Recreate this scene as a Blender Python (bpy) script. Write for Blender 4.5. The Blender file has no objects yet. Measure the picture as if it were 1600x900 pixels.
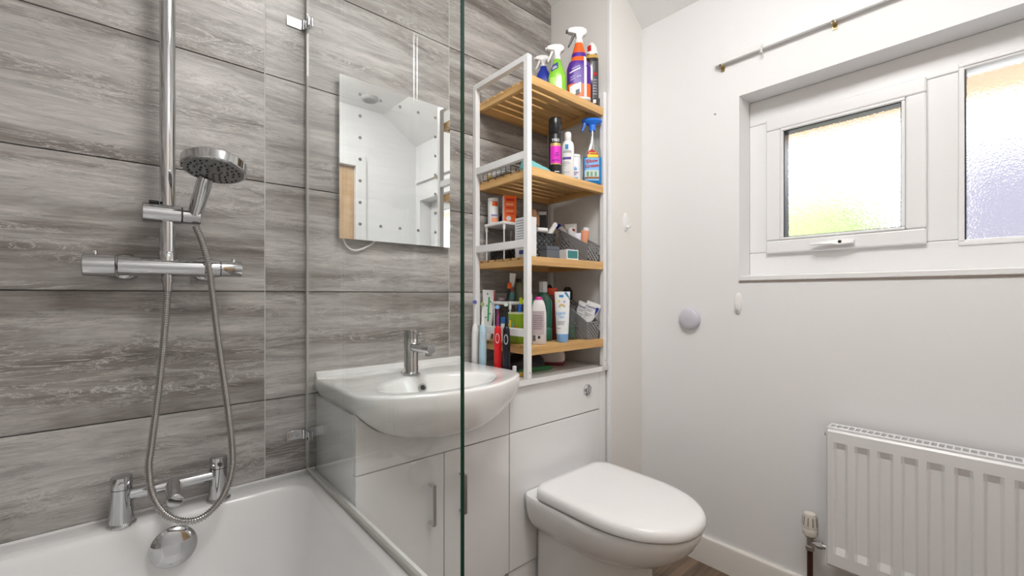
import bpy, bmesh, math, random
from mathutils import Vector, Matrix
random.seed(7)
PI = math.pi
SC = bpy.context.scene
COL = SC.collection

# ------------------------------------------------------------------ camera
cam_d = bpy.data.cameras.new('camera')
cam = bpy.data.objects.new('camera', cam_d)
COL.objects.link(cam)
cam.location = (0, 0, 1.02)
cam.rotation_euler = (PI / 2, 0, -math.atan2(0.660, 0.751))
cam_d.sensor_width = 36.0
cam_d.sensor_fit = 'HORIZONTAL'
cam_d.lens = 677.0 / 1600.0 * 36.0
cam_d.shift_y = 11.0 / 1600.0
cam_d.clip_start = 0.02
SC.camera = cam

# ------------------------------------------------------------------ world, exposure
SKY = 4.0
LAMP = 18.5
world = bpy.data.worlds.new('overcast_sky')
SC.world = world
world.use_nodes = True
world.node_tree.nodes['Background'].inputs[0].default_value = (0.93, 0.96, 1.0, 1)
world.node_tree.nodes['Background'].inputs[1].default_value = SKY
SC.view_settings.view_transform = 'Standard'
SC.view_settings.look = 'None'
SC.view_settings.exposure = 0.25
SC.view_settings.gamma = 1.0
SC.view_settings.use_curve_mapping = False
SC.cycles.use_denoising = True
SC.cycles.caustics_refractive = True
SC.cycles.use_adaptive_sampling = True
SC.cycles.adaptive_threshold = 0.03
SC.cycles.max_bounces = 8
SC.cycles.diffuse_bounces = 4
SC.cycles.transmission_bounces = 8
SC.cycles.transparent_max_bounces = 12

# ------------------------------------------------------------------ materials
MATS = {}


def mat(name, col, rough=0.5, metal=0.0, coat=0.0, spec=0.5, trans=0.0, ior=1.45, emit=None, bump=0.0, bscale=200.0, vary=0.0):
    if name in MATS:
        return MATS[name]
    m = bpy.data.materials.new(name)
    m.use_nodes = True
    nt = m.node_tree
    b = nt.nodes['Principled BSDF']
    b.inputs['Base Color'].default_value = (*col, 1)
    b.inputs['Roughness'].default_value = rough
    b.inputs['Metallic'].default_value = metal
    b.inputs['Coat Weight'].default_value = coat
    b.inputs['Coat Roughness'].default_value = 0.05
    b.inputs['Specular IOR Level'].default_value = spec
    b.inputs['Transmission Weight'].default_value = trans
    b.inputs['IOR'].default_value = ior
    if emit:
        b.inputs['Emission Color'].default_value = (*emit[0], 1)
        b.inputs['Emission Strength'].default_value = emit[1]
    if bump or vary:
        tc = nt.nodes.new('ShaderNodeTexCoord')
        n = nt.nodes.new('ShaderNodeTexNoise')
        n.inputs['Scale'].default_value = bscale
        n.inputs['Detail'].default_value = 4
        nt.links.new(tc.outputs['Object'], n.inputs['Vector'])
        if bump:
            bp = nt.nodes.new('ShaderNodeBump')
            bp.inputs['Strength'].default_value = bump
            bp.inputs['Distance'].default_value = 0.002
            nt.links.new(n.outputs['Fac'], bp.inputs['Height'])
            nt.links.new(bp.outputs['Normal'], b.inputs['Normal'])
        if vary:
            r = nt.nodes.new('ShaderNodeValToRGB')
            r.color_ramp.elements[0].position = 0.3
            r.color_ramp.elements[1].position = 0.7
            r.color_ramp.elements[0].color = (*[c * (1 - vary) for c in col], 1)
            r.color_ramp.elements[1].color = (*[min(1, c * (1 + vary)) for c in col], 1)
            nt.links.new(n.outputs['Fac'], r.inputs['Fac'])
            nt.links.new(r.outputs['Color'], b.inputs['Base Color'])
    MATS[name] = m
    return m


def nodes(name):
    m = bpy.data.materials.new(name)
    m.use_nodes = True
    MATS[name] = m
    nt = m.node_tree
    return m, nt, nt.nodes['Principled BSDF']


def N(nt, typ, **kw):
    n = nt.nodes.new(typ)
    for k, v in kw.items():
        if k in n.inputs:
            n.inputs[k].default_value = v
        else:
            setattr(n, k, v)
    return n


def ramp(nt, fac, stops):
    r = nt.nodes.new('ShaderNodeValToRGB')
    cr = r.color_ramp
    while len(cr.elements) < len(stops):
        cr.elements.new(0.5)
    for e, (p, c) in zip(cr.elements, stops):
        e.position = p
        e.color = (*c, 1) if len(c) == 3 else c
    nt.links.new(fac, r.inputs['Fac'])
    return r.outputs['Color']


def mix(nt, fac, a, b, mode='MIX'):
    n = nt.nodes.new('ShaderNodeMix')
    n.data_type = 'RGBA'
    n.blend_type = mode
    for sock, v in ((n.inputs[0], fac), (n.inputs[6], a), (n.inputs[7], b)):
        if hasattr(v, 'links') or isinstance(v, bpy.types.NodeSocket):
            nt.links.new(v, sock)
        elif isinstance(v, tuple):
            sock.default_value = (*v, 1)
        else:
            sock.default_value = v
    return n.outputs[2]


def make_tile_material():
    m, nt, b = nodes('striated_stone_tile')
    L = nt.links.new
    geo = N(nt, 'ShaderNodeNewGeometry')
    oi = N(nt, 'ShaderNodeObjectInfo')
    off = N(nt, 'ShaderNodeVectorMath', operation='SCALE')
    off.inputs[0].default_value = (7.3, 5.1, 13.7)
    L(oi.outputs['Random'], off.inputs['Scale'])
    add = N(nt, 'ShaderNodeVectorMath', operation='ADD')
    L(geo.outputs['Position'], add.inputs[0])
    L(off.outputs[0], add.inputs[1])

    def stretched(sx, sz, scale, detail, rough, dist):
        mp = N(nt, 'ShaderNodeMapping')
        mp.inputs['Scale'].default_value = (sx, sx, sz)
        mp.inputs['Rotation'].default_value = (0, 0.03, 0)
        L(add.outputs[0], mp.inputs['Vector'])
        n = N(nt, 'ShaderNodeTexNoise')
        n.inputs['Scale'].default_value = scale
        n.inputs['Detail'].default_value = detail
        n.inputs['Roughness'].default_value = rough
        n.inputs['Distortion'].default_value = dist
        L(mp.outputs[0], n.inputs['Vector'])
        return n.outputs['Fac']
    big = stretched(0.95, 9.0, 1.0, 6, 0.62, 0.8)
    base = ramp(nt, big, [(0.30, (0.185, 0.167, 0.155)), (0.42, (0.290, 0.272, 0.260)), (0.50, (0.420, 0.408, 0.398)), (0.60, (0.50, 0.49, 0.482)), (0.72, (0.62, 0.61, 0.60))])
    mid = stretched(2.6, 26.0, 1.0, 5, 0.66, 1.2)
    midc = ramp(nt, mid, [(0.30, (0.62, 0.60, 0.585)), (0.48, (0.95, 0.945, 0.94)), (0.70, (1.28, 1.28, 1.28))])
    c0 = mix(nt, 0.8, base, midc, 'MULTIPLY')
    fine = stretched(9.0, 90.0, 1.0, 3, 0.75, 1.5)
    finec = ramp(nt, fine, [(0.3, (0.78, 0.775, 0.77)), (0.7, (1.16, 1.16, 1.16))])
    c1 = mix(nt, 0.8, c0, finec, 'MULTIPLY')
    st = stretched(3.4, 24.0, 1.0, 6, 0.70, 2.4)
    lines = ramp(nt, st, [(0.478, (0, 0, 0)), (0.494, (1, 1, 1)), (0.500, (1, 1, 1)), (0.514, (0, 0, 0))])
    gate = stretched(1.3, 10.0, 1.5, 2, 0.5, 0.3)
    gc = ramp(nt, gate, [(0.43, (0, 0, 0)), (0.58, (0.85, 0.85, 0.85))])
    lm = mix(nt, 1.0, lines, gc, 'MULTIPLY')
    c2 = mix(nt, lm, c1, (0.64, 0.63, 0.615))
    dk = ramp(nt, st, [(0.40, (1, 1, 1)), (0.425, (0, 0, 0)), (0.445, (1, 1, 1))])
    c3 = mix(nt, 0.25, c2, mix(nt, 1.0, c2, dk, 'MULTIPLY'))
    c4 = mix(nt, 1.0, c3, (1.0, 0.982, 0.965), 'MULTIPLY')
    L(c4, b.inputs['Base Color'])
    b.inputs['Roughness'].default_value = 0.42
    b.inputs['Specular IOR Level'].default_value = 0.35
    return m


def make_wood(name, dark, light, axis='x', scale=1.0, rough=0.45, contrast=1.0):
    m, nt, b = nodes(name)
    L = nt.links.new
    geo = N(nt, 'ShaderNodeNewGeometry')
    oi = N(nt, 'ShaderNodeObjectInfo')
    off = N(nt, 'ShaderNodeVectorMath', operation='SCALE')
    off.inputs[0].default_value = (3.3, 5.1, 2.7)
    L(oi.outputs['Random'], off.inputs['Scale'])
    add = N(nt, 'ShaderNodeVectorMath', operation='ADD')
    L(geo.outputs['Position'], add.inputs[0])
    L(off.outputs[0], add.inputs[1])
    mp = N(nt, 'ShaderNodeMapping')
    s = {'x': (2.5, 40, 40), 'y': (40, 2.5, 40), 'z': (40, 40, 2.5)}[axis]
    mp.inputs['Scale'].default_value = [v * scale for v in s]
    L(add.outputs[0], mp.inputs['Vector'])
    n = N(nt, 'ShaderNodeTexNoise')
    n.inputs['Scale'].default_value = 1.0
    n.inputs['Detail'].default_value = 6
    n.inputs['Roughness'].default_value = 0.6
    L(mp.outputs[0], n.inputs['Vector'])
    c = ramp(nt, n.outputs['Fac'], [(0.3, dark), (0.68, light)])
    hsv = N(nt, 'ShaderNodeHueSaturation')
    mr = N(nt, 'ShaderNodeMapRange')
    mr.inputs[3].default_value = 0.85
    mr.inputs[4].default_value = 1.12
    L(oi.outputs['Random'], mr.inputs[0])
    L(mr.outputs[0], hsv.inputs['Value'])
    L(c, hsv.inputs['Color'])
    L(hsv.outputs[0], b.inputs['Base Color'])
    b.inputs['Roughness'].default_value = rough
    return m


def make_clear(name, tint, f0=0.04, power=5.0):
    """clear sheet glass: straight-through transmission with Schlick reflection"""
    m, nt, b = nodes(name)
    L = nt.links.new
    nt.nodes.remove(b)
    out = nt.nodes['Material Output']
    lw = N(nt, 'ShaderNodeLayerWeight')
    lw.inputs['Blend'].default_value = 0.5
    p = N(nt, 'ShaderNodeMath', operation='POWER')
    p.inputs[1].default_value = power
    L(lw.outputs['Facing'], p.inputs[0])
    ma = N(nt, 'ShaderNodeMath', operation='MULTIPLY_ADD')
    ma.inputs[1].default_value = 1 - f0
    ma.inputs[2].default_value = f0
    L(p.outputs[0], ma.inputs[0])
    tr = N(nt, 'ShaderNodeBsdfTransparent')
    tr.inputs[0].default_value = (*tint, 1)
    gl = N(nt, 'ShaderNodeBsdfGlossy')
    gl.inputs['Roughness'].default_value = 0.0
    mx = N(nt, 'ShaderNodeMixShader')
    L(ma.outputs[0], mx.inputs[0])
    L(tr.outputs[0], mx.inputs[1])
    L(gl.outputs[0], mx.inputs[2])
    L(mx.outputs[0], out.inputs['Surface'])
    return m


def make_frosted():
    m, nt, b = nodes('frosted_window_glass')
    L = nt.links.new
    nt.nodes.remove(b)
    out = nt.nodes['Material Output']
    g = N(nt, 'ShaderNodeBsdfGlass')
    g.inputs['Color'].default_value = (0.97, 0.98, 0.98, 1)
    g.inputs['Roughness'].default_value = 0.16
    g.inputs['IOR'].default_value = 1.3
    tc = N(nt, 'ShaderNodeTexCoord')
    v = N(nt, 'ShaderNodeTexVoronoi')
    v.inputs['Scale'].default_value = 210
    L(tc.outputs['Object'], v.inputs['Vector'])
    bp = N(nt, 'ShaderNodeBump')
    bp.inputs['Strength'].default_value = 0.30
    bp.inputs['Distance'].default_value = 0.002
    L(v.outputs['Distance'], bp.inputs['Height'])
    L(bp.outputs[0], g.inputs['Normal'])
    L(g.outputs[0], out.inputs['Surface'])
    return m


TILE = make_tile_material()
BAMBOO = make_wood('bamboo_wood', (0.50, 0.27, 0.085), (0.78, 0.50, 0.21), 'x', 1.0, 0.4)
BAMBOO_Y = make_wood('bamboo_wood_crosswise', (0.50, 0.27, 0.085), (0.78, 0.50, 0.21), 'y', 1.0, 0.4)
PLANK = make_wood('dark_wood_vinyl', (0.085, 0.055, 0.035), (0.27, 0.19, 0.13), 'x', 0.8, 0.45)
OAK = make_wood('oak_door', (0.42, 0.27, 0.14), (0.60, 0.42, 0.25), 'z', 0.5, 0.5)
SCREEN = make_clear('clear_sheet_glass', (0.978, 0.990, 0.985))
CLEARP = make_clear('clear_plastic', (0.90, 0.93, 0.93), 0.05)
FROST = make_frosted()
PAINT = mat('white_wall_paint', (0.86, 0.86, 0.865), 0.75, bump=0.08, bscale=90)
CEILP = mat('white_ceiling_paint', (0.87, 0.87, 0.865), 0.8)
CREAM = mat('cream_boxing_paint', (0.83, 0.815, 0.785), 0.6, bump=0.05, bscale=60)
GROUT = mat('pale_grout', (0.40, 0.39, 0.375), 0.9, bump=0.2, bscale=400)
CHROME = mat('chrome', (0.56, 0.56, 0.57), 0.06, 1.0)
HOSE = mat('steel_hose', (0.62, 0.61, 0.60), 0.2, 1.0)
STEEL = mat('brushed_steel', (0.55, 0.55, 0.55), 0.28, 1.0)
DARK = mat('dark_rubber', (0.02, 0.02, 0.022), 0.5)
HOLE = mat('black_void', (0.008, 0.008, 0.008), 0.8)
ACRYL = mat('white_acrylic', (0.86, 0.86, 0.86), 0.12, coat=0.3)
CERAM = mat('white_ceramic', (0.87, 0.87, 0.865), 0.07, coat=0.6)
LIDP = mat('white_seat_plastic', (0.87, 0.87, 0.87), 0.16)
GLOSSW = mat('white_gloss_board', (0.84, 0.84, 0.845), 0.10, coat=0.4)
TOPM = mat('grey_white_worktop', (0.62, 0.60, 0.585), 0.16, coat=0.3)
CARC = mat('grey_carcass_edge', (0.50, 0.50, 0.50), 0.5)
UPVC = mat('white_upvc', (0.86, 0.86, 0.865), 0.25)
WMETAL = mat('white_powder_metal', (0.84, 0.84, 0.845), 0.35)
RADW = mat('white_radiator_enamel', (0.82, 0.82, 0.825), 0.3)
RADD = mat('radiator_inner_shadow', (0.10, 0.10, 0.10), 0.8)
MIRROR = mat('mirror_silver', (0.94, 0.95, 0.95), 0.0, 1.0)
GREYD = mat('grey_light_dot', (0.20, 0.20, 0.20), 0.5)
WPLAS = mat('white_plastic', (0.85, 0.85, 0.85), 0.3)
CREAMP = mat('cream_valve_plastic', (0.72, 0.68, 0.62), 0.4)
COPPER = mat('painted_brown_pipe', (0.06, 0.02, 0.015), 0.35)
BRASS = mat('brass_bracket', (0.55, 0.42, 0.22), 0.35, 1.0)
LILAC = mat('lilac_white_plastic', (0.60, 0.59, 0.66), 0.4)
SKIRT = mat('cream_skirting_gloss', (0.80, 0.775, 0.73), 0.25)
SEAL = mat('grey_seal', (0.55, 0.54, 0.51), 0.5)
EDGEG = mat('green_glass_edge', (0.004, 0.045, 0.030), 0.15)
BLACKP = mat('black_plastic', (0.012, 0.012, 0.013), 0.35)
GREYW = mat('grey_woven_plastic', (0.27, 0.27, 0.275), 0.45)


# ------------------------------------------------------------------ mesh helpers
def basis(d):
    d = Vector(d).normalized()
    a = Vector((0, 0, 1)) if abs(d.z) < 0.95 else Vector((1, 0, 0))
    u = d.cross(a).normalized()
    return u, d.cross(u).normalized(), d


class MB:
    def __init__(self):
        self.bm = bmesh.new()

    def box(self, a, b):
        x0, y0, z0 = a
        x1, y1, z1 = b
        v = [self.bm.verts.new(p) for p in ((x0, y0, z0), (x1, y0, z0), (x1, y1, z0), (x0, y1, z0), (x0, y0, z1), (x1, y0, z1), (x1, y1, z1), (x0, y1, z1))]
        for f in ((3, 2, 1, 0), (4, 5, 6, 7), (0, 1, 5, 4), (1, 2, 6, 5), (2, 3, 7, 6), (3, 0, 4, 7)):
            self.bm.faces.new([v[i] for i in f])
        return self

    def rings(self, rings, cap0=True, cap1=True, closed=True):
        vs = [[self.bm.verts.new(p) for p in r] for r in rings]
        n = len(vs[0])
        for a, b in zip(vs, vs[1:]):
            for i in range(n if closed else n - 1):
                j = (i + 1) % n
                try:
                    self.bm.faces.new((a[i], a[j], b[j], b[i]))
                except ValueError:
                    pass
        if cap0:
            self.bm.faces.new(vs[0][::-1])
        if cap1:
            self.bm.faces.new(vs[-1])
        return self

    def cyl(self, p0, p1, r0, r1=None, seg=24, cap=True):
        r1 = r0 if r1 is None else r1
        p0, p1 = Vector(p0), Vector(p1)
        u, v, d = basis(p1 - p0)
        R = []
        for p, r in ((p0, r0), (p1, r1)):
            R.append([p + (u * math.cos(t) + v * math.sin(t)) * r for t in [2 * PI * i / seg for i in range(seg)]])
        return self.rings(R, cap, cap)

    def lathe(self, prof, o=(0, 0, 0), axis=(0, 0, 1), seg=28):
        """prof: list of (radius, distance along axis)"""
        o = Vector(o)
        u, v, d = basis(axis)
        R = []
        for r, h in prof:
            r = max(r, 1e-5)
            R.append([o + d * h + (u * math.cos(t) + v * math.sin(t)) * r for t in [2 * PI * i / seg for i in range(seg)]])
        return self.rings(R)

    def tube(self, pts, r, seg=10, radii=None, cap=True):
        pts = [Vector(p) for p in pts]
        R = []
        up = None
        for i, p in enumerate(pts):
            d = (pts[min(i + 1, len(pts) - 1)] - pts[max(i - 1, 0)]).normalized()
            if up is None:
                u, v, _ = basis(d)
            else:
                u = (up - d * up.dot(d)).normalized()
                v = d.cross(u)
            up = u
            rr = radii[i] if radii else r
            R.append([p + (u * math.cos(t) + v * math.sin(t)) * rr for t in [2 * PI * k / seg for k in range(seg)]])
        return self.rings(R, cap, cap)

    def prism(self, outline, z0, z1):
        return self.rings([[(x, y, z0) for x, y in outline], [(x, y, z1) for x, y in outline]])

    def extrude(self, outline, vec):
        vec = Vector(vec)
        return self.rings([[Vector(p) for p in outline], [Vector(p) + vec for p in outline]])

    def quad(self, *p):
        self.bm.faces.new([self.bm.verts.new(q) for q in p])
        return self

    def strip(self, a, b, w, t, nrm):
        """flat bar from a to b, width w in the plane, thickness t along nrm"""
        a, b, nrm = Vector(a), Vector(b), Vector(nrm).normalized()
        d = (b - a).normalized()
        s = d.cross(nrm).normalized() * (w / 2)
        n = nrm * (t / 2)
        return self.rings([[a + s + n, a - s + n, a - s - n, a + s - n], [b + s + n, b - s + n, b - s - n, b + s - n]])

    def xf(self, M):
        self.bm.transform(M)
        return self

    def build(self, name, material, parent=None, bevel=0.0, smooth=True, angle=40, world=False, seg=2, subsurf=0):
        bm = self.bm
        bmesh.ops.recalc_face_normals(bm, faces=bm.faces)
        if world and parent is not None:
            bm.transform(Matrix.Translation(-parent.location))
        me = bpy.data.meshes.new(name)
        bm.to_mesh(me)
        bm.free()
        for mm in (material if isinstance(material, (list, tuple)) else [material]):
            me.materials.append(mm)
        o = bpy.data.objects.new(name, me)
        COL.objects.link(o)
        if parent is not None:
            o.parent = parent
        if smooth:
            me.shade_smooth()
            me.set_sharp_from_angle(angle=math.radians(angle))
        if bevel:
            md = o.modifiers.new('bevel', 'BEVEL')
            md.width = bevel
            md.segments = seg
            md.limit_method = 'ANGLE'
            md.angle_limit = math.radians(40)
            md.harden_normals = True
        if subsurf:
            md = o.modifiers.new('subsurf', 'SUBSURF')
            md.levels = md.render_levels = subsurf
        return o


def tag(o, label, cat, group=None):
    o['label'] = label
    o['category'] = cat
    if group:
        o['group'] = group
    return o


def thing(name, label, cat, loc=(0, 0, 0), rz=0.0, group=None):
    o = bpy.data.objects.new(name, None)
    o.empty_display_size = 0.05
    COL.objects.link(o)
    o.location = loc
    o.rotation_euler = (0, 0, rz)
    return tag(o, label, cat, group)


def struct(o):
    o['kind'] = 'structure'
    return o


def sempty(name, loc):
    o = bpy.data.objects.new(name, None)
    o.empty_display_size = 0.05
    COL.objects.link(o)
    o.location = loc
    return struct(o)


def BX(a, b):
    return MB().box(a, b)


def catmull(pts, n=12):
    P = [Vector(p) for p in pts]
    P = [P[0] * 2 - P[1]] + P + [P[-1] * 2 - P[-2]]
    out = []
    for i in range(1, len(P) - 2):
        a, b, c, d = P[i - 1:i + 3]
        for k in range(n):
            t = k / n
            out.append(0.5 * ((2 * b) + (c - a) * t + (2 * a - 5 * b + 4 * c - d) * t * t + (3 * b - a - 3 * c + d) * t ** 3))
    out.append(P[-2])
    return out


def resample(pts, step):
    out = [pts[0]]
    acc = 0.0
    for a, b in zip(pts, pts[1:]):
        L = (b - a).length
        while acc + L >= step:
            t = (step - acc) / L
            a = a + (b - a) * t
            out.append(a)
            L = (b - a).length
            acc = 0.0
        acc += L
    return out


def rrect(x0, x1, y0, y1, r, n=6):
    pts = []
    for cx, cy, a0 in ((x1 - r, y1 - r, 0), (x0 + r, y1 - r, PI / 2), (x0 + r, y0 + r, PI), (x1 - r, y0 + r, 1.5 * PI)):
        for i in range(n + 1):
            a = a0 + PI / 2 * i / n
            pts.append((cx + r * math.cos(a), cy + r * math.sin(a)))
    return pts


def sell(rx, ry, e=2.0, n=36, cx=0.0, cy=0.0):
    out = []
    for i in range(n):
        t = 2 * PI * i / n
        c, s = math.cos(t), math.sin(t)
        out.append((cx + rx * math.copysign(abs(c) ** (2 / e), c), cy + ry * math.copysign(abs(s) ** (2 / e), s)))
    return out


class Body:
    """bottle body: sections (z, rx, ry, exponent[, cx]); patches and lettering follow its front (local -y) surface"""

    def __init__(self, secs):
        self.s = [tuple(q) + ((0.0,) if len(q) == 4 else ()) for q in secs]

    def at(self, z):
        s = self.s
        if z <= s[0][0]:
            return s[0][1:]
        for a, b in zip(s, s[1:]):
            if a[0] <= z <= b[0]:
                t = (z - a[0]) / max(1e-9, b[0] - a[0])
                return tuple(p + (q - p) * t for p, q in zip(a[1:], b[1:]))
        return s[-1][1:]

    def mesh(self, z0=None, z1=None, grow=0.0, n=36):
        z0 = self.s[0][0] if z0 is None else z0
        z1 = self.s[-1][0] if z1 is None else z1
        zs = [z0] + [q[0] for q in self.s if z0 < q[0] < z1] + [z1]
        if z0 == self.s[0][0]:
            zs = [q[0] for q in self.s if q[0] <= z1]
            if zs[-1] < z1:
                zs.append(z1)
        rows = []
        for z in zs:
            rx, ry, e, cx = self.at(z)
            rows.append([(x, y, z) for x, y in sell(rx + grow, ry + grow, e, n, cx)])
        return MB().rings(rows)

    def y(self, x, z, eps=0.0006):
        rx, ry, e, cx = self.at(z)
        q = min(0.999, abs((x - cx) / rx))
        return -ry * (1 - q ** e) ** (1 / e) - eps

    def patch(self, x0, x1, z0, z1, eps=0.0006, nx=10, nz=6, slant=0.0):
        m = MB()
        g = []
        for j in range(nz + 1):
            z = z0 + (z1 - z0) * j / nz
            row = []
            for i in range(nx + 1):
                x = x0 + (x1 - x0) * i / nx
                zz = z + slant * (x - x0)
                row.append(m.bm.verts.new((x, self.y(x, zz, eps), zz)))
            g.append(row)
        for j in range(nz):
            for i in range(nx):
                m.bm.faces.new((g[j][i], g[j][i + 1], g[j + 1][i + 1], g[j + 1][i]))
        return m


def text_bm(s, size, align='CENTER', bold=False):
    cu = bpy.data.curves.new('lettering', 'FONT')
    cu.body = s
    cu.size = size
    cu.align_x = align
    cu.align_y = 'CENTER'
    cu.resolution_u = 2
    if bold:
        cu.offset = size * 0.02
    o = bpy.data.objects.new('lettering', cu)
    COL.objects.link(o)
    dg = bpy.context.evaluated_depsgraph_get()
    me = bpy.data.meshes.new_from_object(o.evaluated_get(dg))
    m = MB()
    m.bm.from_mesh(me)
    bpy.data.objects.remove(o)
    bpy.data.curves.remove(cu)
    bpy.data.meshes.remove(me)
    return m


def letter(parent, body, s, size, x, z, material, eps=0.0012, bold=True, tilt=0.0):
    """lettering on a Body's front surface at local (x, z)"""
    m = text_bm(s, size, bold=bold)
    c, sn = math.cos(tilt), math.sin(tilt)
    for v in m.bm.verts:
        px, pz = x + v.co.x * c - v.co.y * sn, z + v.co.x * sn + v.co.y * c
        v.co = Vector((px, body.y(px, pz, eps), pz))
    return m.build('lettering', material, parent, smooth=False)


def print_lines(parent, body, rows, material, h=0.0022, eps=0.0013, slant=0.0):
    """small unreadable print: one bar per line (x0, x1, z)"""
    m = MB()
    for x0, x1, z in rows:
        q = body.patch(x0, x1, z, z + h, eps, 8, 1, slant)
        me = bpy.data.meshes.new('tmp')
        q.bm.to_mesh(me)
        q.bm.free()
        m.bm.from_mesh(me)
        bpy.data.meshes.remove(me)
    return m.build('small_print', material, parent, smooth=False)


def flat_letter(parent, s, size, origin, xdir, zdir, material, bold=True):
    m = text_bm(s, size, bold=bold)
    o, xd, zd = Vector(origin), Vector(xdir).normalized(), Vector(zdir).normalized()
    for v in m.bm.verts:
        v.co = o + xd * v.co.x + zd * v.co.y
    return m.build('lettering', material, parent, smooth=False)

# ================================================================== the room
XL, XR, YB, YF, ZC, ZS = -0.335, 1.65, 1.347, -0.36, 2.34, 2.16
XBOX, YBOX = 1.42, 1.03

floor = struct(BX((XL - 0.1, YF - 0.1, -0.08), (XR + 0.1, YB + 0.1, -0.004)).build('floor', GROUT, smooth=False))
pl_cache = {}
row = 0
y = YF
while y < YB - 0.01:
    y1 = min(y + 0.15, YB)
    x = 0.42 - random.uniform(0.0, 0.5)
    while x < XR:
        a, b = max(x, 0.42), min(x + 0.9, XR)
        if b - a > 0.02:
            BX((a + 0.0006, y + 0.0006, -0.004), (b - 0.0006, y1 - 0.0006, 0.0)).build('plank', PLANK, floor, smooth=False)
        x += 0.9
    y = y1

# ceiling: flat part and the slope down to the window wall
m = MB()
prof = [(XL - 0.1, ZC), (1.385, ZC), (XR, ZS), (XR + 0.25, ZS - 0.17), (XR + 0.25, 2.6), (XL - 0.1, 2.6)]
m.rings([[(x, YF - 0.15, z) for x, z in prof], [(x, YB + 0.15, z) for x, z in prof]])
ceiling = struct(m.build('ceiling', CEILP, smooth=False))

wall_back = struct(BX((XL - 0.1, YB + 0.009, 0), (XR + 0.2, YB + 0.12, 2.5)).build('wall_back', GROUT, smooth=False))
wall_left = struct(BX((XL - 0.12, YF - 0.1, 0), (XL - 0.009, YB + 0.12, 2.5)).build('wall_left', GROUT, smooth=False))
G = 0.0013
zrows = [0.129, 0.430, 0.730, 1.030, 1.331, 1.631, 1.931, 2.231, 2.34]
xcols = [XL, 0.277, 0.877, XBOX]
for a, b in zip(xcols, xcols[1:]):
    for c, d in zip(zrows, zrows[1:]):
        BX((a + G, YB, c + G), (b - G, YB + 0.009, d - G)).build('tile', TILE, wall_back, bevel=0.0008, seg=1)
for x in xcols[1:-1]:
    BX((x - G * 0.9, YB + 0.0006, 0.13), (x + G * 0.9, YB + 0.009, 2.34)).build('grout_strip', mat('light_grout', (0.62, 0.61, 0.59), 0.8), wall_back, smooth=False)
ycols = [YF, 0.147, 0.747, YB]
for a, b in zip(ycols, ycols[1:]):
    for c, d in zip(zrows, zrows[1:]):
        BX((XL - 0.009, a + G, c + G), (XL, b - G, d - G)).build('tile', TILE, wall_left, bevel=0.0008, seg=1)

# window wall with its opening
WY0, WY1, WZ0, WZ1 = -0.30, 0.634, 1.076, 1.739
XW = XR + 0.20
m = MB()
m.box((XR, YF - 0.1, 0), (XW, YB + 0.1, WZ0))
m.box((XR, YF - 0.1, WZ1), (XW, YB + 0.1, 2.4))
m.box((XR, YF - 0.1, WZ0), (XW, WY0, WZ1))
m.box((XR, WY1, WZ0), (XW, YB + 0.1, WZ1))
wall_right = struct(m.build('wall_right', PAINT, smooth=False))
MB().lathe([(0.0035, 0), (0.0035, 0.0015), (0.001, 0.0018)], (XR, 0.72, 1.70), (-1, 0, 0), 10).build('screw_hole', mat('grey_filler', (0.3, 0.28, 0.27), 0.8), wall_right)

# wall behind, with a door opening
DX0, DX1, DZ = 0.47, 1.186, 1.93
m = MB()
m.box((XL - 0.1, YF - 0.12, 0), (DX0, YF, 2.5))
m.box((DX1, YF - 0.12, 0), (XR + 0.2, YF, 2.5))
m.box((DX0, YF - 0.12, DZ), (DX1, YF, 2.5))
wall_front = struct(m.build('wall_front', PAINT, smooth=False))
door = sempty('door_1', (0.83, YF, 0))
BX((DX0 + 0.012, YF - 0.06, 0.006), (DX1 - 0.012, YF - 0.02, DZ - 0.012)).build('leaf', OAK, door, bevel=0.002, world=True)
m = MB()
m.box((DX1 - 0.01, YF - 0.1, 0), (DX1 + 0.065, YF + 0.016, DZ + 0.065))
m.box((DX0 - 0.065, YF - 0.1, 0), (DX0 + 0.01, YF + 0.016, DZ + 0.065))
m.box((DX0 + 0.01, YF - 0.1, DZ - 0.01), (DX1 - 0.01, YF + 0.016, DZ + 0.065))
m.build('frame', WMETAL, door, bevel=0.003, world=True)
m = MB()
m.cyl((0.55, YF - 0.02, 1.0), (0.55, YF + 0.03, 1.0), 0.01)
m.cyl((0.545, YF + 0.03, 1.0), (0.66, YF + 0.03, 1.0), 0.009)
m.build('handle', STEEL, door, world=True)

# boxed-in corner and its trims
wall_boxing = struct(BX((XBOX, YBOX, 0), (XR + 0.02, YB + 0.02, 2.35)).build('wall_boxing', CREAM, smooth=False))
struct(BX((XBOX - 0.004, YBOX - 0.003, 0), (XBOX + 0.010, YBOX + 0.012, 2.32)).build('trim_1', PAINT, bevel=0.002))
struct(BX((1.376, 1.047, 0.0), (XBOX - 0.004, 1.065, 0.742)).build('trim_2', GLOSSW, bevel=0.002))

# skirting
m = MB()
prof = [(XR, 0), (XR - 0.016, 0), (XR - 0.016, 0.085), (XR - 0.013, 0.097), (XR - 0.008, 0.101), (XR, 0.101)]
m.rings([[(x, YF, z) for x, z in prof], [(x, YBOX, z) for x, z in prof]])
struct(m.build('baseboard_right', SKIRT, angle=25))

# ------------------------------------------------------------------ window
win = sempty('window_1', (1.78, 0.167, WZ0))
XF0, XF1 = 1.745, 1.815


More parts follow.
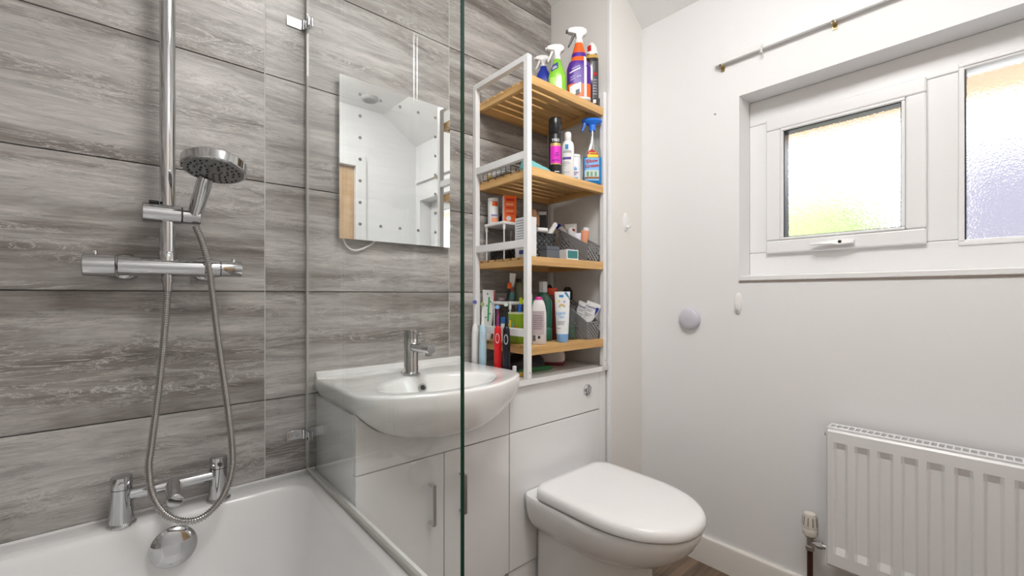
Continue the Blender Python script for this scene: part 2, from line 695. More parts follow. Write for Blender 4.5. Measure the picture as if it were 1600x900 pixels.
def bars(m, x0, x1, y0, y1, z0, z1, w, wb=None, wt=None):
    wb = w if wb is None else wb
    wt = w if wt is None else wt
    m.box((x0, y0, z0), (x1, y1, z0 + wb))
    m.box((x0, y0, z1 - wt), (x1, y1, z1))
    m.box((x0, y0, z0 + wb), (x1, y0 + w, z1 - wt))
    m.box((x0, y1 - w, z0 + wb), (x1, y1, z1 - wt))
    return m


bars(MB(), XF0, XF1, WY0, WY1, 1.090, WZ1, 0.066, 0.085, 0.090).build('frame', UPVC, win, bevel=0.004, world=True)
BX((XF0 + 0.001, 0.085, 1.1755), (XF1, 0.156, 1.6485)).build('mullion', UPVC, win, bevel=0.004, world=True)
BX((XR - 0.003, WY0 - 0.002, WZ0 - 0.006), (XF1, WY1 + 0.002, 1.0895)).build('sill', UPVC, win, bevel=0.004, world=True)
BX((XR - 0.0036, WY0, WZ0 - 0.0095), (XR + 0.01, WY1, WZ0 - 0.0062)).build('sill_gap', mat('brown_sealant', (0.25, 0.20, 0.17), 0.8), win, world=True)
m = bars(MB(), XF0 - 0.016, XF1 - 0.02, 0.150, 0.573, 1.169, 1.656, 0.046)
sash = m.build('sash', UPVC, win, bevel=0.006, world=True, seg=3)
m = bars(MB(), XF0 - 0.0165, XF1 - 0.03, 0.196, 0.527, 1.215, 1.610, 0.009)
m.xf(Matrix.Translation(-win.location)).build('glazing_bead', UPVC, sash, bevel=0.003)
m = bars(MB(), XF0 - 0.006, XF1 - 0.03, 0.2045, 0.5185, 1.2235, 1.6015, 0.003)
m.xf(Matrix.Translation(-win.location)).build('gasket', BLACKP, sash)
BX((1.760, 0.200, 1.219), (1.766, 0.523, 1.606)).build('pane', FROST, win, world=True, smooth=False)
m = bars(MB(), XF0 - 0.004, XF1 - 0.02, WY0 + 0.05, 0.0865, 1.158, 1.668, 0.012)
m.build('glazing_bead', UPVC, win, bevel=0.003, world=True)
m = bars(MB(), XF0 + 0.004, XF1 - 0.03, WY0 + 0.062, 0.0745, 1.170, 1.656, 0.003)
m.build('gasket', BLACKP, win, world=True)
BX((1.760, WY0 + 0.055, 1.163), (1.766, 0.082, 1.663)).build('pane', FROST, win, world=True, smooth=False)
# window handle with its key hole
m = MB()
hp = [(0.40, 0.0135), (0.37, 0.015), (0.345, 0.024), (0.33, 0.024), (0.32, 0.018)]
m.rings([[(1.729 - 0.004, 0.315, 1.183), (1.729, 0.315, 1.197), (1.714, 0.315, 1.197), (1.710, 0.315, 1.186)],
         [(1.727, 0.350, 1.181), (1.729, 0.350, 1.2), (1.708, 0.350, 1.2), (1.704, 0.350, 1.183)],
         [(1.727, 0.375, 1.184), (1.728, 0.375, 1.197), (1.702, 0.375, 1.197), (1.698, 0.375, 1.186)],
         [(1.712, 0.430, 1.186), (1.713, 0.430, 1.195), (1.704, 0.430, 1.195), (1.701, 0.430, 1.187)]])
hd = m.xf(Matrix.Translation(-win.location)).build('handle', WPLAS, sash, bevel=0.002)
MB().lathe([(0.005, 0), (0.005, 0.002), (0.001, 0.0022)], (1.7065, 0.350, 1.1915), (-1, 0, 0.05), 12).build('key_hole', DARK, win, world=True)

# ------------------------------------------------------------------ outside the window
pale_ground = struct(BX((1.9, -14, -2.7), (30, 16, -2.6)).build('ground', mat('pale_bounce_ground', (0.50, 0.48, 0.45), 0.9, vary=0.2, bscale=3), smooth=False))  # unseen ground, made pale so it bounces light up to the soffit
tag(BX((XW + 0.002, -1.6, 1.685), (2.17, 2.4, 1.80)).build('roof_soffit', mat('tan_soffit_board', (0.66, 0.43, 0.27), 0.6, vary=0.12, bscale=6), bevel=0.004),
    'tan soffit board seen through the tops of the window panes', 'soffit')
tr = thing('garden_tree', 'bright green tree blurred behind the left frosted pane', 'tree', (6.6, 1.62, -2.1))
MB().lathe([(0.15, -0.5), (0.10, 1.5), (0.07, 3.2)], (0, 0, 0), seg=12).build('trunk', mat('bark', (0.10, 0.07, 0.045), 0.9), tr)
m = MB()
for i in range(900):
    a, h = random.uniform(0, 2 * PI), random.random()
    rr = 0.95 * math.sqrt(max(0.02, 1 - (2 * h - 1) ** 2)) * random.uniform(0.75, 1.05)
    c = Vector((rr * math.cos(a), rr * math.sin(a), 2.6 + 1.85 * h))
    n = Vector((math.cos(a), math.sin(a), random.uniform(-0.3, 1))).normalized()
    u, v, _ = basis(n)
    s = random.uniform(0.08, 0.15)
    m.quad(c - u * s, c - v * s * 0.6 + n * 0.03, c + u * s, c + v * s * 0.6 + n * 0.03)
m.lathe([(0.02, 2.65), (0.6, 2.9), (0.78, 3.4), (0.66, 3.95), (0.3, 4.3), (0.02, 4.36)], (0, 0, 0), seg=18)
o = m.build('foliage', mat('leaf_green', (0.36, 0.44, 0.19), 0.6, vary=0.35, bscale=6), tr)
o['kind'] = 'stuff'
hs = thing('neighbour_house', 'grey roofed house blurred behind the right frosted pane', 'house', (12, -1.75, -2.45))
BX((-2.5, -4.0, -0.15), (2.5, 2.4, 4.1)).build('wall', mat('grey_render', (0.38, 0.36, 0.37), 0.8), hs)
m = MB()
m.rings([[(-2.8, -4.2, 4.1), (2.8, -4.2, 4.1), (0, -4.2, 6.3)], [(-2.8, 2.6, 4.1), (2.8, 2.6, 4.1), (0, 2.6, 6.3)]])
m.build('roof', mat('grey_roof_tile', (0.135, 0.122, 0.155), 0.8, vary=0.2, bscale=8), hs, smooth=False)
for yy in (-2.6, 0.4):
    w = BX((-2.56, yy, 1.2), (-2.49, yy + 1.2, 2.4)).build('window', UPVC, hs)
    BX((-2.575, yy + 0.08, 1.28), (-2.55, yy + 1.12, 2.32)).build('pane', mat('dark_house_glass', (0.05, 0.06, 0.07), 0.1), w)

# ------------------------------------------------------------------ unseen ceiling lamp, drum shaped to throw light onto ceiling and walls
lamp = thing('unseen_ceiling_lamp', 'unseen round white ceiling lamp with a drum diffuser added to spread light', 'lamp', (0.60, 0.30, ZC - 0.06))
MB().lathe([(0.20, 0.06), (0.20, 0.045), (0.19, 0.040)], (0, 0, 0), seg=40).build('housing', WPLAS, lamp)
MB().lathe([(0.18, 0.0395), (0.245, 0.036), (0.265, 0.020), (0.270, -0.005), (0.262, -0.028), (0.235, -0.042), (0.16, -0.049), (0.0, -0.052)], (0, 0, 0), seg=40).build('diffuser', mat('lamp_diffuser', (0.9, 0.9, 0.9), 0.5, emit=((1.0, 0.985, 0.965), LAMP)), lamp)
fan = thing('extractor_fan', 'round grey extractor vent on the ceiling, seen in the mirror', 'vent', (1.20, -0.17, ZC - 0.02))
MB().lathe([(0.055, 0.02), (0.055, 0.006), (0.048, 0.0), (0.036, 0.0), (0.034, 0.008), (0.0, 0.008)], (0, 0, 0), seg=32).build('rim', mat('grey_fan_plastic', (0.45, 0.45, 0.45), 0.5), fan)
for k in range(5):
    q = -0.024 + 0.012 * k
    w = math.sqrt(0.034 ** 2 - q * q)
    BX((-w, q - 0.003, 0.001), (w, q + 0.003, 0.006)).build('slat', mat('grey_fan_plastic', (0.45, 0.45, 0.45), 0.5), fan)

# ================================================================== bath
bath = thing('bathtub', 'white bathtub along the left with chrome bridge taps', 'bathtub', (0.04, 0.49, 0))
m = MB()
ZR = 0.51


def rr3(x0, x1, y0, y1, r, z):
    return [(x, y, z) for x, y in rrect(x0, x1, y0, y1, r, 8)]


bx0, bx1, by0, by1 = XL + 0.001, 0.409, YF + 0.001, YB - 0.001
m.rings([rr3(bx0, bx1, by0, by1, 0.012, 0.47), rr3(bx0, bx1, by0, by1, 0.012, ZR - 0.006), rr3(bx0 + 0.004, bx1 - 0.004, by0 + 0.004, by1 - 0.004, 0.012, ZR),
         rr3(-0.278, 0.360, -0.27, 1.274, 0.075, ZR), rr3(-0.274, 0.356, -0.266, 1.270, 0.073, ZR - 0.003), rr3(-0.270, 0.351, -0.26, 1.265, 0.07, ZR - 0.012),
         rr3(-0.262, 0.342, -0.245, 1.252, 0.075, 0.44), rr3(-0.245, 0.322, -0.19, 1.232, 0.09, 0.28), rr3(-0.225, 0.300, -0.12, 1.205, 0.11, 0.16),
         rr3(-0.19, 0.265, -0.06, 1.165, 0.11, 0.125), rr3(-0.10, 0.18, 0.1, 1.05, 0.11, 0.118)], cap0=False)
m.build('tub', ACRYL, bath, world=True, angle=60)
BX((0.394, by0, 0.0), (0.404, by1, 0.469)).build('side_panel', GLOSSW, bath, world=True, bevel=0.002)
# overflow plate on the sloped end wall
oc = Vector((0.072, 1.2445, 0.452))
on = Vector((0, -1.0, 0.20)).normalized()
m = MB().lathe([(0.030, -0.006), (0.030, 0.006), (0.041, 0.007), (0.0435, 0.010), (0.042, 0.013), (0.030, 0.0165), (0.015, 0.018), (0.0, 0.0185)], oc, on, 40)
m.build('overflow_cover', CHROME, bath, world=True, angle=60)
MB().lathe([(0.035, 0), (0.035, 0.004), (0.02, 0.007), (0, 0.007)], (0.04, 0.9, 0.117), seg=28).build('waste_plug', CHROME, bath, world=True)
BX((-0.32, YB - 0.0075, ZR - 0.002), (0.407, YB - 0.0015, ZR + 0.005)).build('silicone_bead', WPLAS, bath, world=True, bevel=0.002)

# bath mixer
TX0, TX1, TY = -0.016, 0.164, 1.296
tap = thing('bath_mixer_tap', 'chrome bridge bath mixer on the rim at the tiled end', 'tap', (0.074, TY, ZR))
for x in (TX0, TX1):
    MB().lathe([(0.026, 0.0), (0.026, 0.004), (0.022, 0.008), (0.0205, 0.030), (0.0185, 0.078), (0.0185, 0.080)], (x, TY, ZR), seg=28).build('pillar', CHROME, tap, world=True)
    MB().lathe([(0.0188, 0.0815), (0.0190, 0.098), (0.0188, 0.107), (0.0165, 0.1085), (0.0, 0.109)], (x, TY, ZR), seg=28).build('valve_handle', CHROME, tap, world=True)
    MB().cyl((x, TY - 0.016, ZR + 0.094), (x, TY - 0.026, ZR + 0.094), 0.0055, 0.005, 14).build('lever_pin', CHROME, tap, world=True)
MB().cyl((TX0 + 0.006, TY, ZR + 0.064), (TX1 - 0.006, TY, ZR + 0.064), 0.0135, seg=28).build('bridge_bar', CHROME, tap, world=True)
MB().lathe([(0.0150, 0.0), (0.0155, 0.03), (0.0155, 0.076), (0.0140, 0.0775), (0.0, 0.0778)], (0.074, TY + 0.004, ZR + 0.066), (0, -1, -0.22), 28).build('spout', CHROME, tap, world=True)

# ------------------------------------------------------------------ shower
PX, PY = 0.0634, 1.284
sh = thing('shower_mixer', 'chrome thermostatic shower bar with riser rail on the tiles', 'shower', (PX, PY, 1.085))
MB().cyl((PX, PY, 1.108), (PX, PY, 2.12), 0.0150, seg=24).build('riser_rail', CHROME, sh, world=True)
MB().lathe([(0.0152, 0), (0.0170, 0.001), (0.0170, 0.024), (0.0155, 0.026)], (PX, PY, 1.094), seg=24).build('riser_collar', CHROME, sh, world=True)
m = MB().tube(catmull([(PX, PY, 2.12), (PX, PY - 0.01, 2.155), (PX, PY - 0.05, 2.17), (PX, PY - 0.20, 2.17), (PX, PY - 0.33, 2.16), (PX, PY - 0.35, 2.14), (PX, PY - 0.352, 2.11)], 8), 0.011, 14)
m.build('overhead_arm', CHROME, sh, world=True)
MB().lathe([(0.0, 0.0), (0.095, 0.0), (0.10, 0.004), (0.098, 0.012), (0.03, 0.022), (0.016, 0.03)], (PX, PY - 0.352, 2.08), seg=36).build('overhead_rose', CHROME, sh, world=True)
MB().cyl((PX, PY, 2.02), (PX, YB, 2.02), 0.010, seg=18).build('wall_bracket', CHROME, sh, world=True)
zb = 1.085
MB().lathe([(0.0200, 0.055), (0.0215, 0.056), (0.0215, 0.2415), (0.020, 0.2425)], (-0.078, PY, zb), (1, 0, 0), 32).build('valve_bar', CHROME, sh, world=True)
MB().lathe([(0.0, 0.0), (0.0225, 0.0), (0.0240, 0.0015), (0.0240, 0.051), (0.0225, 0.0525)], (-0.078, PY, zb), (1, 0, 0), 32).build('temperature_knob', CHROME, sh, world=True)
MB().lathe([(0.0190, 0.2435), (0.0200, 0.2445), (0.0200, 0.287), (0.0190, 0.2885), (0.0, 0.2886)], (-0.078, PY, zb), (1, 0, 0), 32).build('flow_knob', CHROME, sh, world=True)
for x, r in ((-0.058, 0.0240), (0.194, 0.0200)):
    MB().lathe([(0.004, -0.003), (0.004, 0.004), (0.0034, 0.006), (0.0, 0.006)], (x, PY, zb + r), seg=12).build('stop_button', CHROME, sh, world=True)
for x in (-0.010, 0.140):
    MB().lathe([(0.031, 0.0), (0.031, 0.004), (0.026, 0.012), (0.015, 0.016), (0.013, 0.05)], (x, YB, zb), (0, -1, 0), 36).build('wall_flange', CHROME, sh, world=True)
m = MB()
m.cyl((PX, PY, zb - 0.014), (PX, PY, zb - 0.032), 0.0110, seg=20)
m.cyl((PX, PY, zb - 0.027), (PX, PY, zb - 0.036), 0.0125, 0.0115, seg=20)
m.cyl((PX, PY, zb - 0.036), (PX, PY, zb - 0.056), 0.0095, 0.0085, seg=20)
m.build('outlet_nut', CHROME, sh, world=True)
# slider
zs = 1.208
m = MB().lathe([(0.0, 0.0), (0.0200, 0.0), (0.0215, 0.0015), (0.0215, 0.069), (0.0205, 0.070)], (0.018, PY - 0.004, zs), (1, 0, 0), 28)
m.build('slider', CHROME, sh, world=True)
MB().lathe([(0.0195, 0.0720), (0.0205, 0.073), (0.0195, 0.1060), (0.0185, 0.107), (0.0, 0.1072)], (0.018, PY - 0.004, zs), (1, 0, 0), 28).build('handset_holder', CHROME, sh, world=True)
MB().lathe([(0.0190, 0.0695), (0.0190, 0.0725)], (0.018, PY - 0.004, zs), (1, 0, 0), 24).build('holder_seal', DARK, sh, world=True)
BX((0.030, PY - 0.014, zs + 0.0200), (0.048, PY - 0.002, zs + 0.027)).build('release_button', DARK, sh, world=True, bevel=0.002)

# handset, held by the slider
hsn = thing('shower_handset', 'round chrome shower handset clipped on the riser slider', 'shower head', (0.112, PY - 0.012, zs + 0.012))
hb = Vector((0.113, PY - 0.014, zs + 0.004))
ht = Vector((0.127, PY - 0.062, zs + 0.070))
hc = Vector((0.140, 1.172, 1.298))
d = (hc - ht).normalized()
fn = Vector((-0.10, -0.22, -0.97)).normalized()
m = MB()
R = []
for t, w, th in ((0, 0.0130, 0.011), (0.35, 0.0150, 0.012), (0.75, 0.0165, 0.011), (1.0, 0.017, 0.010), (1.18, 0.016, 0.009)):
    c = hb.lerp(ht, t)
    ax = (ht - hb).normalized()
    s = Vector((0.75, 0.66, 0)).normalized()
    n = ax.cross(s).normalized()
    R.append([c + s * x + n * y for x, y in sell(w, th, 3.2, 20)])
m.rings(R)
m.build('handle', CHROME, hsn, world=True)
MB().cyl(hb - (ht - hb).normalized() * 0.022, hb, 0.0085, 0.0095, 18).build('hose_nut', CHROME, hsn, world=True)
m = MB().lathe([(0.010, -0.031), (0.040, -0.030), (0.058, -0.026), (0.0625, -0.021), (0.0625, -0.002), (0.060, 0.0)], hc, fn, 44)
m.build('head', CHROME, hsn, world=True)
face = MB().lathe([(0.0, 0.0), (0.056, 0.0), (0.058, -0.002), (0.058, -0.004)], hc + fn * 0.0015, fn, 40).build('spray_face', mat('grey_spray_face', (0.30, 0.30, 0.30), 0.25, 0.6), hsn, world=True)
u, v, _ = basis(fn)
m = MB()
for rr, k in ((0.014, 7), (0.026, 13), (0.037, 18), (0.048, 24)):
    for i in range(k):
        if (i * 5 + k) % 7 == 0:
            continue
        a = 2 * PI * i / k + rr * 30
        c = hc + fn * 0.0012 + (u * math.cos(a) + v * math.sin(a)) * rr
        m.lathe([(0.0021, 0.0), (0.0019, 0.0022), (0.0, 0.0022)], c, fn, 8)
m.build('nozzles', DARK, hsn, world=True)['kind'] = 'stuff'

# hose
ho = [(PX, PY, zb - 0.054), (0.059, 1.27, 0.963), (0.047, 1.245, 0.822), (0.032, 1.215, 0.69), (0.028, 1.207, 0.65), (0.035, 1.198, 0.592), (0.058, 1.193, 0.545), (0.09, 1.192, 0.521),
      (0.125, 1.193, 0.521), (0.159, 1.198, 0.552), (0.178, 1.205, 0.606), (0.179, 1.212, 0.672), (0.169, 1.23, 0.792), (0.156, 1.243, 0.914), (0.146, 1.252, 1.022), (0.139, 1.258, 1.09), (0.128, 1.266, 1.145), (0.114, 1.271, 1.186)]
pts = resample(catmull(ho, 60), 0.0026)
hose = tag(MB().tube(pts, 0, 10, [0.0084 if i % 2 == 0 else 0.0056 for i in range(len(pts))]).build('shower_hose', HOSE, angle=80), 'ribbed silver shower hose hanging in a long loop from the mixer', 'hose')

# ------------------------------------------------------------------ glass screen
GX, GY0 = 0.384, 0.552
scr = thing('shower_screen', 'clear glass bath screen with a green edge', 'shower screen', (GX, 0.95, ZR))
BX((GX - 0.003, GY0 + 0.002, ZR + 0.014), (GX + 0.003, YB - 0.014, 1.915)).build('glass', SCREEN, scr, world=True, smooth=False)
BX((GX - 0.003, GY0, ZR + 0.014), (GX + 0.003, GY0 + 0.0019, 1.915)).build('polished_edge', EDGEG, scr, world=True, smooth=False)
BX((GX - 0.005, GY0, ZR + 0.001), (GX + 0.005, YB - 0.016, ZR + 0.0138)).build('bottom_seal', SEAL, scr, world=True, bevel=0.003)
BX((GX - 0.003, YB - 0.0138, ZR + 0.012), (GX + 0.003, YB - 0.002, 1.915)).build('wall_seal', SEAL, scr, world=True, smooth=False)
for z in (1.800, 0.618):
    hg = BX((0.331, YB - 0.004, z - 0.0135), (0.372, YB - 0.0005, z + 0.0135)).build('hinge', CHROME, scr, world=True, bevel=0.001)
    for x in (0.341, 0.358):
        MB().lathe([(0.0045, 0.0), (0.0042, 0.0012), (0.0, 0.0012)], (x, YB - 0.0042, z), (0, -1, 0), 14).xf(Matrix.Translation(-scr.location)).build('screw', STEEL, hg)
    m = MB()
    m.cyl((0.3745, YB - 0.007, z - 0.013), (0.3745, YB - 0.007, z - 0.0045), 0.0042, seg=14)
    m.cyl((0.3745, YB - 0.007, z - 0.0040), (0.3745, YB - 0.007, z + 0.0040), 0.0045, seg=14)
    m.cyl((0.3745, YB - 0.007, z + 0.0045), (0.3745, YB - 0.007, z + 0.013), 0.0042, seg=14)
    m.xf(Matrix.Translation(-scr.location)).build('knuckle', CHROME, hg)
    m = BX((GX - 0.0065, YB - 0.042, z - 0.0125), (GX - 0.0035, YB - 0.010, z + 0.0125))
    m.box((GX + 0.0035, YB - 0.042, z - 0.0125), (GX + 0.006, YB - 0.014, z + 0.0125))
    m.xf(Matrix.Translation(-scr.location)).build('glass_clamp', CHROME, hg, bevel=0.001)

# ================================================================== vanity, basin, toilet unit
UY, WT = 1.047, 0.742
van = thing('vanity_unit', 'white gloss vanity cabinet under the basin', 'cabinet', (0.66, 1.2, 0))
BX((0.411, UY + 0.019, 0.10), (0.427, YB - 0.002, 0.722)).build('side_panel', GLOSSW, van, world=True, bevel=0.001)
BX((0.892, UY + 0.019, 0.10), (0.908, YB - 0.002, 0.718)).build('side_panel', CARC, van, world=True, bevel=0.001)
BX((0.4275, UY + 0.019, 0.131), (0.8915, YB - 0.002, 0.147)).build('base_board', CARC, van, world=True)
BX((0.4275, UY + 0.0195, 0.548), (0.8915, UY + 0.030, 0.600)).build('front_rail', CARC, van, world=True)
for a, b, hx in ((0.412, 0.6635, 0.618), (0.6665, 0.9075, 0.720)):
    dr = BX((a, UY, 0.133), (b, UY + 0.018, 0.5735)).build('door', GLOSSW, van, world=True, bevel=0.0012)
    m = BX((hx - 0.005, UY - 0.028, 0.392), (hx + 0.005, UY - 0.022, 0.505))
    m.box((hx - 0.005, UY - 0.0225, 0.392), (hx + 0.005, UY - 0.0005, 0.399))
    m.box((hx - 0.005, UY - 0.0225, 0.498), (hx + 0.005, UY - 0.0005, 0.505))
    m.xf(Matrix.Translation(-van.location)).build('handle', STEEL, dr, bevel=0.001)
BX((0.412, UY + 0.018, 0.001), (0.9075, UY + 0.036, 0.129)).build('plinth', GLOSSW, van, world=True, bevel=0.001)

wcu = thing('toilet_unit', 'white gloss cistern cabinet behind the toilet', 'cabinet', (1.14, 1.2, 0))
BX((0.910, UY + 0.019, 0.10), (0.924, YB - 0.002, 0.722)).build('side_panel', CARC, wcu, world=True)
BX((1.360, UY + 0.019, 0.10), (1.374, YB - 0.002, 0.722)).build('side_panel', CARC, wcu, world=True)
BX((0.9245, UY + 0.0195, 0.55), (1.3595, UY + 0.030, 0.60)).build('front_rail', CARC, wcu, world=True)
BX((0.9105, UY, 0.577), (1.3745, UY + 0.018, 0.7205)).build('access_panel', GLOSSW, wcu, world=True, bevel=0.0012)
BX((0.9105, UY, 0.133), (1.3745, UY + 0.018, 0.5735)).build('front_panel', GLOSSW, wcu, world=True, bevel=0.0012)
BX((0.9105, UY + 0.004, 0.001), (1.3745, UY + 0.022, 0.129)).build('plinth', GLOSSW, wcu, world=True, bevel=0.001)
fb = MB().lathe([(0.021, 0.0), (0.021, 0.004), (0.018, 0.007), (0.0165, 0.006)], (1.300, UY, 0.661), (0, -1, 0), 32).build('flush_button', CHROME, wcu, world=True)
m = MB()
for s in (-1, 1):
    pts = [(0.0, -0.0008 * s)]
    pts = [(1.300 + 0.0148 * math.cos(t), 0.661 + 0.0148 * math.sin(t)) for t in [(PI / 2 if s > 0 else -PI / 2) + 0.06 + (PI - 0.12) * i / 14 for i in range(15)]]
    m.rings([[(x, UY - 0.002, z) for x, z in pts], [(x, UY - 0.0085, z) for x, z in pts]])
m.xf(Matrix.Translation(-wcu.location)).build('push_plate', CHROME, fb, bevel=0.0008)
wt = tag(BX((0.9105, UY - 0.012, 0.7235), (1.4155, YB - 0.001, WT)).build('worktop', TOPM, bevel=0.002), 'pale grey worktop over the cistern cabinet under the rack', 'worktop')
m = BX((0.9105, UY - 0.0128, 0.7240), (1.3765, UY - 0.0121, WT - 0.0006)).build('front_edging', GLOSSW, wt)

# basin
bas = thing('wash_basin', 'white semi-recessed ceramic wash basin with curved front', 'basin', (0.665, 1.12, 0.66))
BC = Vector((0.665, 1.075))


def outl(y_off=0.0):
    ctrl = [(0.402, 1.345), (0.402, 1.20), (0.400, 1.06), (0.412, 1.012), (0.455, 0.966), (0.540, 0.922), (0.6, 0.906), (0.665, 0.901),
            (0.73, 0.906), (0.790, 0.922), (0.875, 0.966), (0.918, 1.012), (0.930, 1.06), (0.928, 1.20), (0.928, 1.345)]
    pts = [Vector((p.x, p.y)) for p in catmull([(x, y, 0) for x, y in ctrl], 8)]
    top = [Vector((0.928 - 0.526 * i / 24, 1.345)) for i in range(1, 24)]
    return pts + top


OUT = outl()
NB = 128


def ray(ang):
    d = Vector((math.cos(ang), math.sin(ang)))
    best = None
    for i in range(len(OUT)):
        a, b = OUT[i] - BC, OUT[(i + 1) % len(OUT)] - BC
        e = b - a
        den = d.x * e.y - d.y * e.x
        if abs(den) < 1e-12:
            continue
        t = (a.x * e.y - a.y * e.x) / den
        s = (a.x * d.y - a.y * d.x) / den
        if t > 0 and -1e-6 <= s <= 1 + 1e-6:
            best = t if best is None else max(best, t)
    return BC + d * best


angs = [2 * PI * i / NB for i in range(NB)]
OR = [ray(a) for a in angs]
IE = [Vector((0.665 + 0.176 * math.cos(a), 1.062 + 0.108 * math.sin(a))) for a in angs]
BE = [Vector((0.665 + 0.07 * math.cos(a), 1.03 + 0.05 * math.sin(a))) for a in angs]


def lp(A, B, t, z):
    return [(*(a.lerp(b, t)), z) for a, b in zip(A, B)]


m = MB()
R = [lp(BE, OR, 0.0, 0.647)]
for t, z in ((0.30, 0.651), (0.50, 0.661), (0.66, 0.677), (0.79, 0.697), (0.89, 0.716), (0.955, 0.731), (0.988, 0.745), (1.0, 0.762), (0.997, 0.771), (0.985, 0.777)):
    R.append(lp(BE, OR, t, z))
R += [lp(IE, OR, 0.85, 0.7785), lp(IE, OR, 0.35, 0.7765), lp(IE, OR, 0.10, 0.775)]
IC = [Vector((0.665, 1.065)) for _ in angs]
for t, z in ((1.0, 0.7725), (0.965, 0.766), (0.92, 0.752), (0.85, 0.733), (0.72, 0.710), (0.52, 0.694), (0.3, 0.686), (0.1, 0.683)):
    R.append(lp(IC, IE, t, z))
def crossing(yq):
    c = []
    for ra in R[:11]:
        for i in range(NB):
            a, b2 = ra[i], ra[(i + 1) % NB]
            if (a[1] - yq) * (b2[1] - yq) < 0:
                c.append((a[0] + (b2[0] - a[0]) * (yq - a[1]) / (b2[1] - a[1]), a[2]))
    return sorted(c)


CR = [crossing(UY - 0.001), crossing(UY + 0.019)]


def under(x):
    best = 0.730
    for c in CR:
        for (xa, za), (xb, zb2) in zip(c, c[1:]):
            if xa <= x <= xb:
                best = min(best, za + (zb2 - za) * (x - xa) / max(1e-9, xb - xa))
    return best - 0.0015


top = [(0.412 + 0.4955 * i / 60, under(0.412 + 0.4955 * i / 60)) for i in range(61)]
fo = [(0.412, 0.577)] + top + [(0.9075, 0.577)]
MB().rings([[(x, UY, z) for x, z in fo], [(x, UY + 0.018, z) for x, z in fo]]).build('fascia', GLOSSW, van, world=True)
m.rings(R)
m.build('bowl', CERAM, bas, world=True, angle=80)
m = MB()
prof = [(1.3465, 0.772), (1.328, 0.772), (1.3335, 0.783), (1.3365, 0.791), (1.342, 0.7935), (1.3465, 0.7935)]
m.rings([[(0.408, yy, z) for yy, z in prof], [(0.922, yy, z) for yy, z in prof]])
m.build('back_upstand', CERAM, bas, world=True, angle=60, bevel=0.002)
oc = Vector((0.656, 1.153, 0.742))
on = Vector((0, -1, 0.45)).normalized()
ov = MB().lathe([(0.0125, -0.006), (0.0125, 0.003), (0.0105, 0.0045), (0.008, 0.0025), (0.0078, -0.001)], oc, on, 26).build('overflow_ring', STEEL, bas, world=True)
MB().lathe([(0.0079, 0.0), (0.0079, 0.0008), (0.0, 0.0008)], oc, on, 20).xf(Matrix.Translation(-bas.location)).build('overflow_hole', DARK, ov)
MB().lathe([(0.026, 0), (0.026, 0.005), (0.019, 0.009), (0, 0.009)], (0.665, 1.065, 0.682), seg=26).build('waste_plug', CHROME, bas, world=True)

bt = thing('basin_mixer_tap', 'chrome single lever mixer tap on the basin', 'tap', (0.648, 1.208, 0.777))
MB().lathe([(0.0265, 0.0), (0.0265, 0.003), (0.0225, 0.006), (0.0215, 0.010), (0.0215, 0.108), (0.0210, 0.109)], (0, 0, 0), seg=32).build('body', CHROME, bt)
MB().lathe([(0.0200, 0.109), (0.0200, 0.1105), (0.0215, 0.111), (0.0215, 0.136), (0.0205, 0.137), (0.0, 0.1372)], (0, 0, 0), seg=32).build('cap', CHROME, bt)
MB().lathe([(0.0050, 0.0), (0.0045, 0.030), (0.0045, 0.031), (0.0, 0.0312)], (0, -0.018, 0.126), (0.15, -1, 0.05), 14).build('lever', CHROME, bt)
MB().lathe([(0.0140, 0.0), (0.0140, 0.107), (0.0130, 0.109), (0.0, 0.1093)], (0, -0.010, 0.084), (0, -1, 0.02), 26).build('spout', CHROME, bt)
MB().cyl((0, -0.104, 0.074), (0, -0.104, 0.066), 0.0100, seg=18).build('aerator', CHROME, bt)

# toilet
TCX = 1.137
wc = thing('toilet', 'white back-to-wall toilet with the lid down', 'toilet', (TCX, 0.80, 0))


def dshape(w, yb, yf, z, straight=0.44, n=28, rb=0.03, e=2.25):
    h = w / 2
    ys = yb - (yb - yf) * straight
    pts = [(TCX + h - rb, yb), (TCX - h + rb, yb)]
    pts = []
    for i in range(5):
        a = PI / 2 * i / 4
        pts.append((TCX + h - rb + rb * math.cos(a), yb - rb + rb * math.sin(a)))
    for i in range(5):
        a = PI / 2 + PI / 2 * i / 4
        pts.append((TCX - h + rb + rb * math.cos(a), yb - rb + rb * math.sin(a)))
    for i in range(n + 1):
        a = PI + PI * i / n
        c, s = math.cos(a), math.sin(a)
        k = 0.88 if True else 1
        pts.append((TCX + h * math.copysign(abs(c) ** (2 / e), c), ys + (ys - yf) * math.copysign(abs(s) ** (2 / e), s)))
    return [(x, yy, z) for x, yy in pts]


yb = UY - 0.0015
m = MB()
KW = dict(straight=0.47, e=2.18)
m.rings([dshape(0.245, yb, 0.70, 0.0), dshape(0.24, yb, 0.69, 0.20), dshape(0.24, yb, 0.682, 0.240), dshape(0.252, yb, 0.672, 0.245, **KW), dshape(0.280, yb, 0.645, 0.256, **KW), dshape(0.310, yb, 0.612, 0.275, **KW),
         dshape(0.334, yb, 0.580, 0.299, **KW), dshape(0.348, yb, 0.558, 0.326, **KW), dshape(0.353, yb, 0.546, 0.350, **KW), dshape(0.354, yb, 0.543, 0.366, **KW), dshape(0.350, yb - 0.002, 0.547, 0.371, **KW), dshape(0.334, yb - 0.01, 0.565, 0.372, **KW)])
m.build('pan', CERAM, wc, world=True, angle=50)
m = MB()
m.rings([dshape(0.336, 0.960, 0.560, 0.3722, **KW), dshape(0.336, 0.960, 0.560, 0.3765, **KW)])
m.build('seat_gap_shade', mat('grey_gap_shade', (0.25, 0.25, 0.25), 0.4), wc, world=True)  # thin inset slab, its grey stands in for the shadow gap under the lid
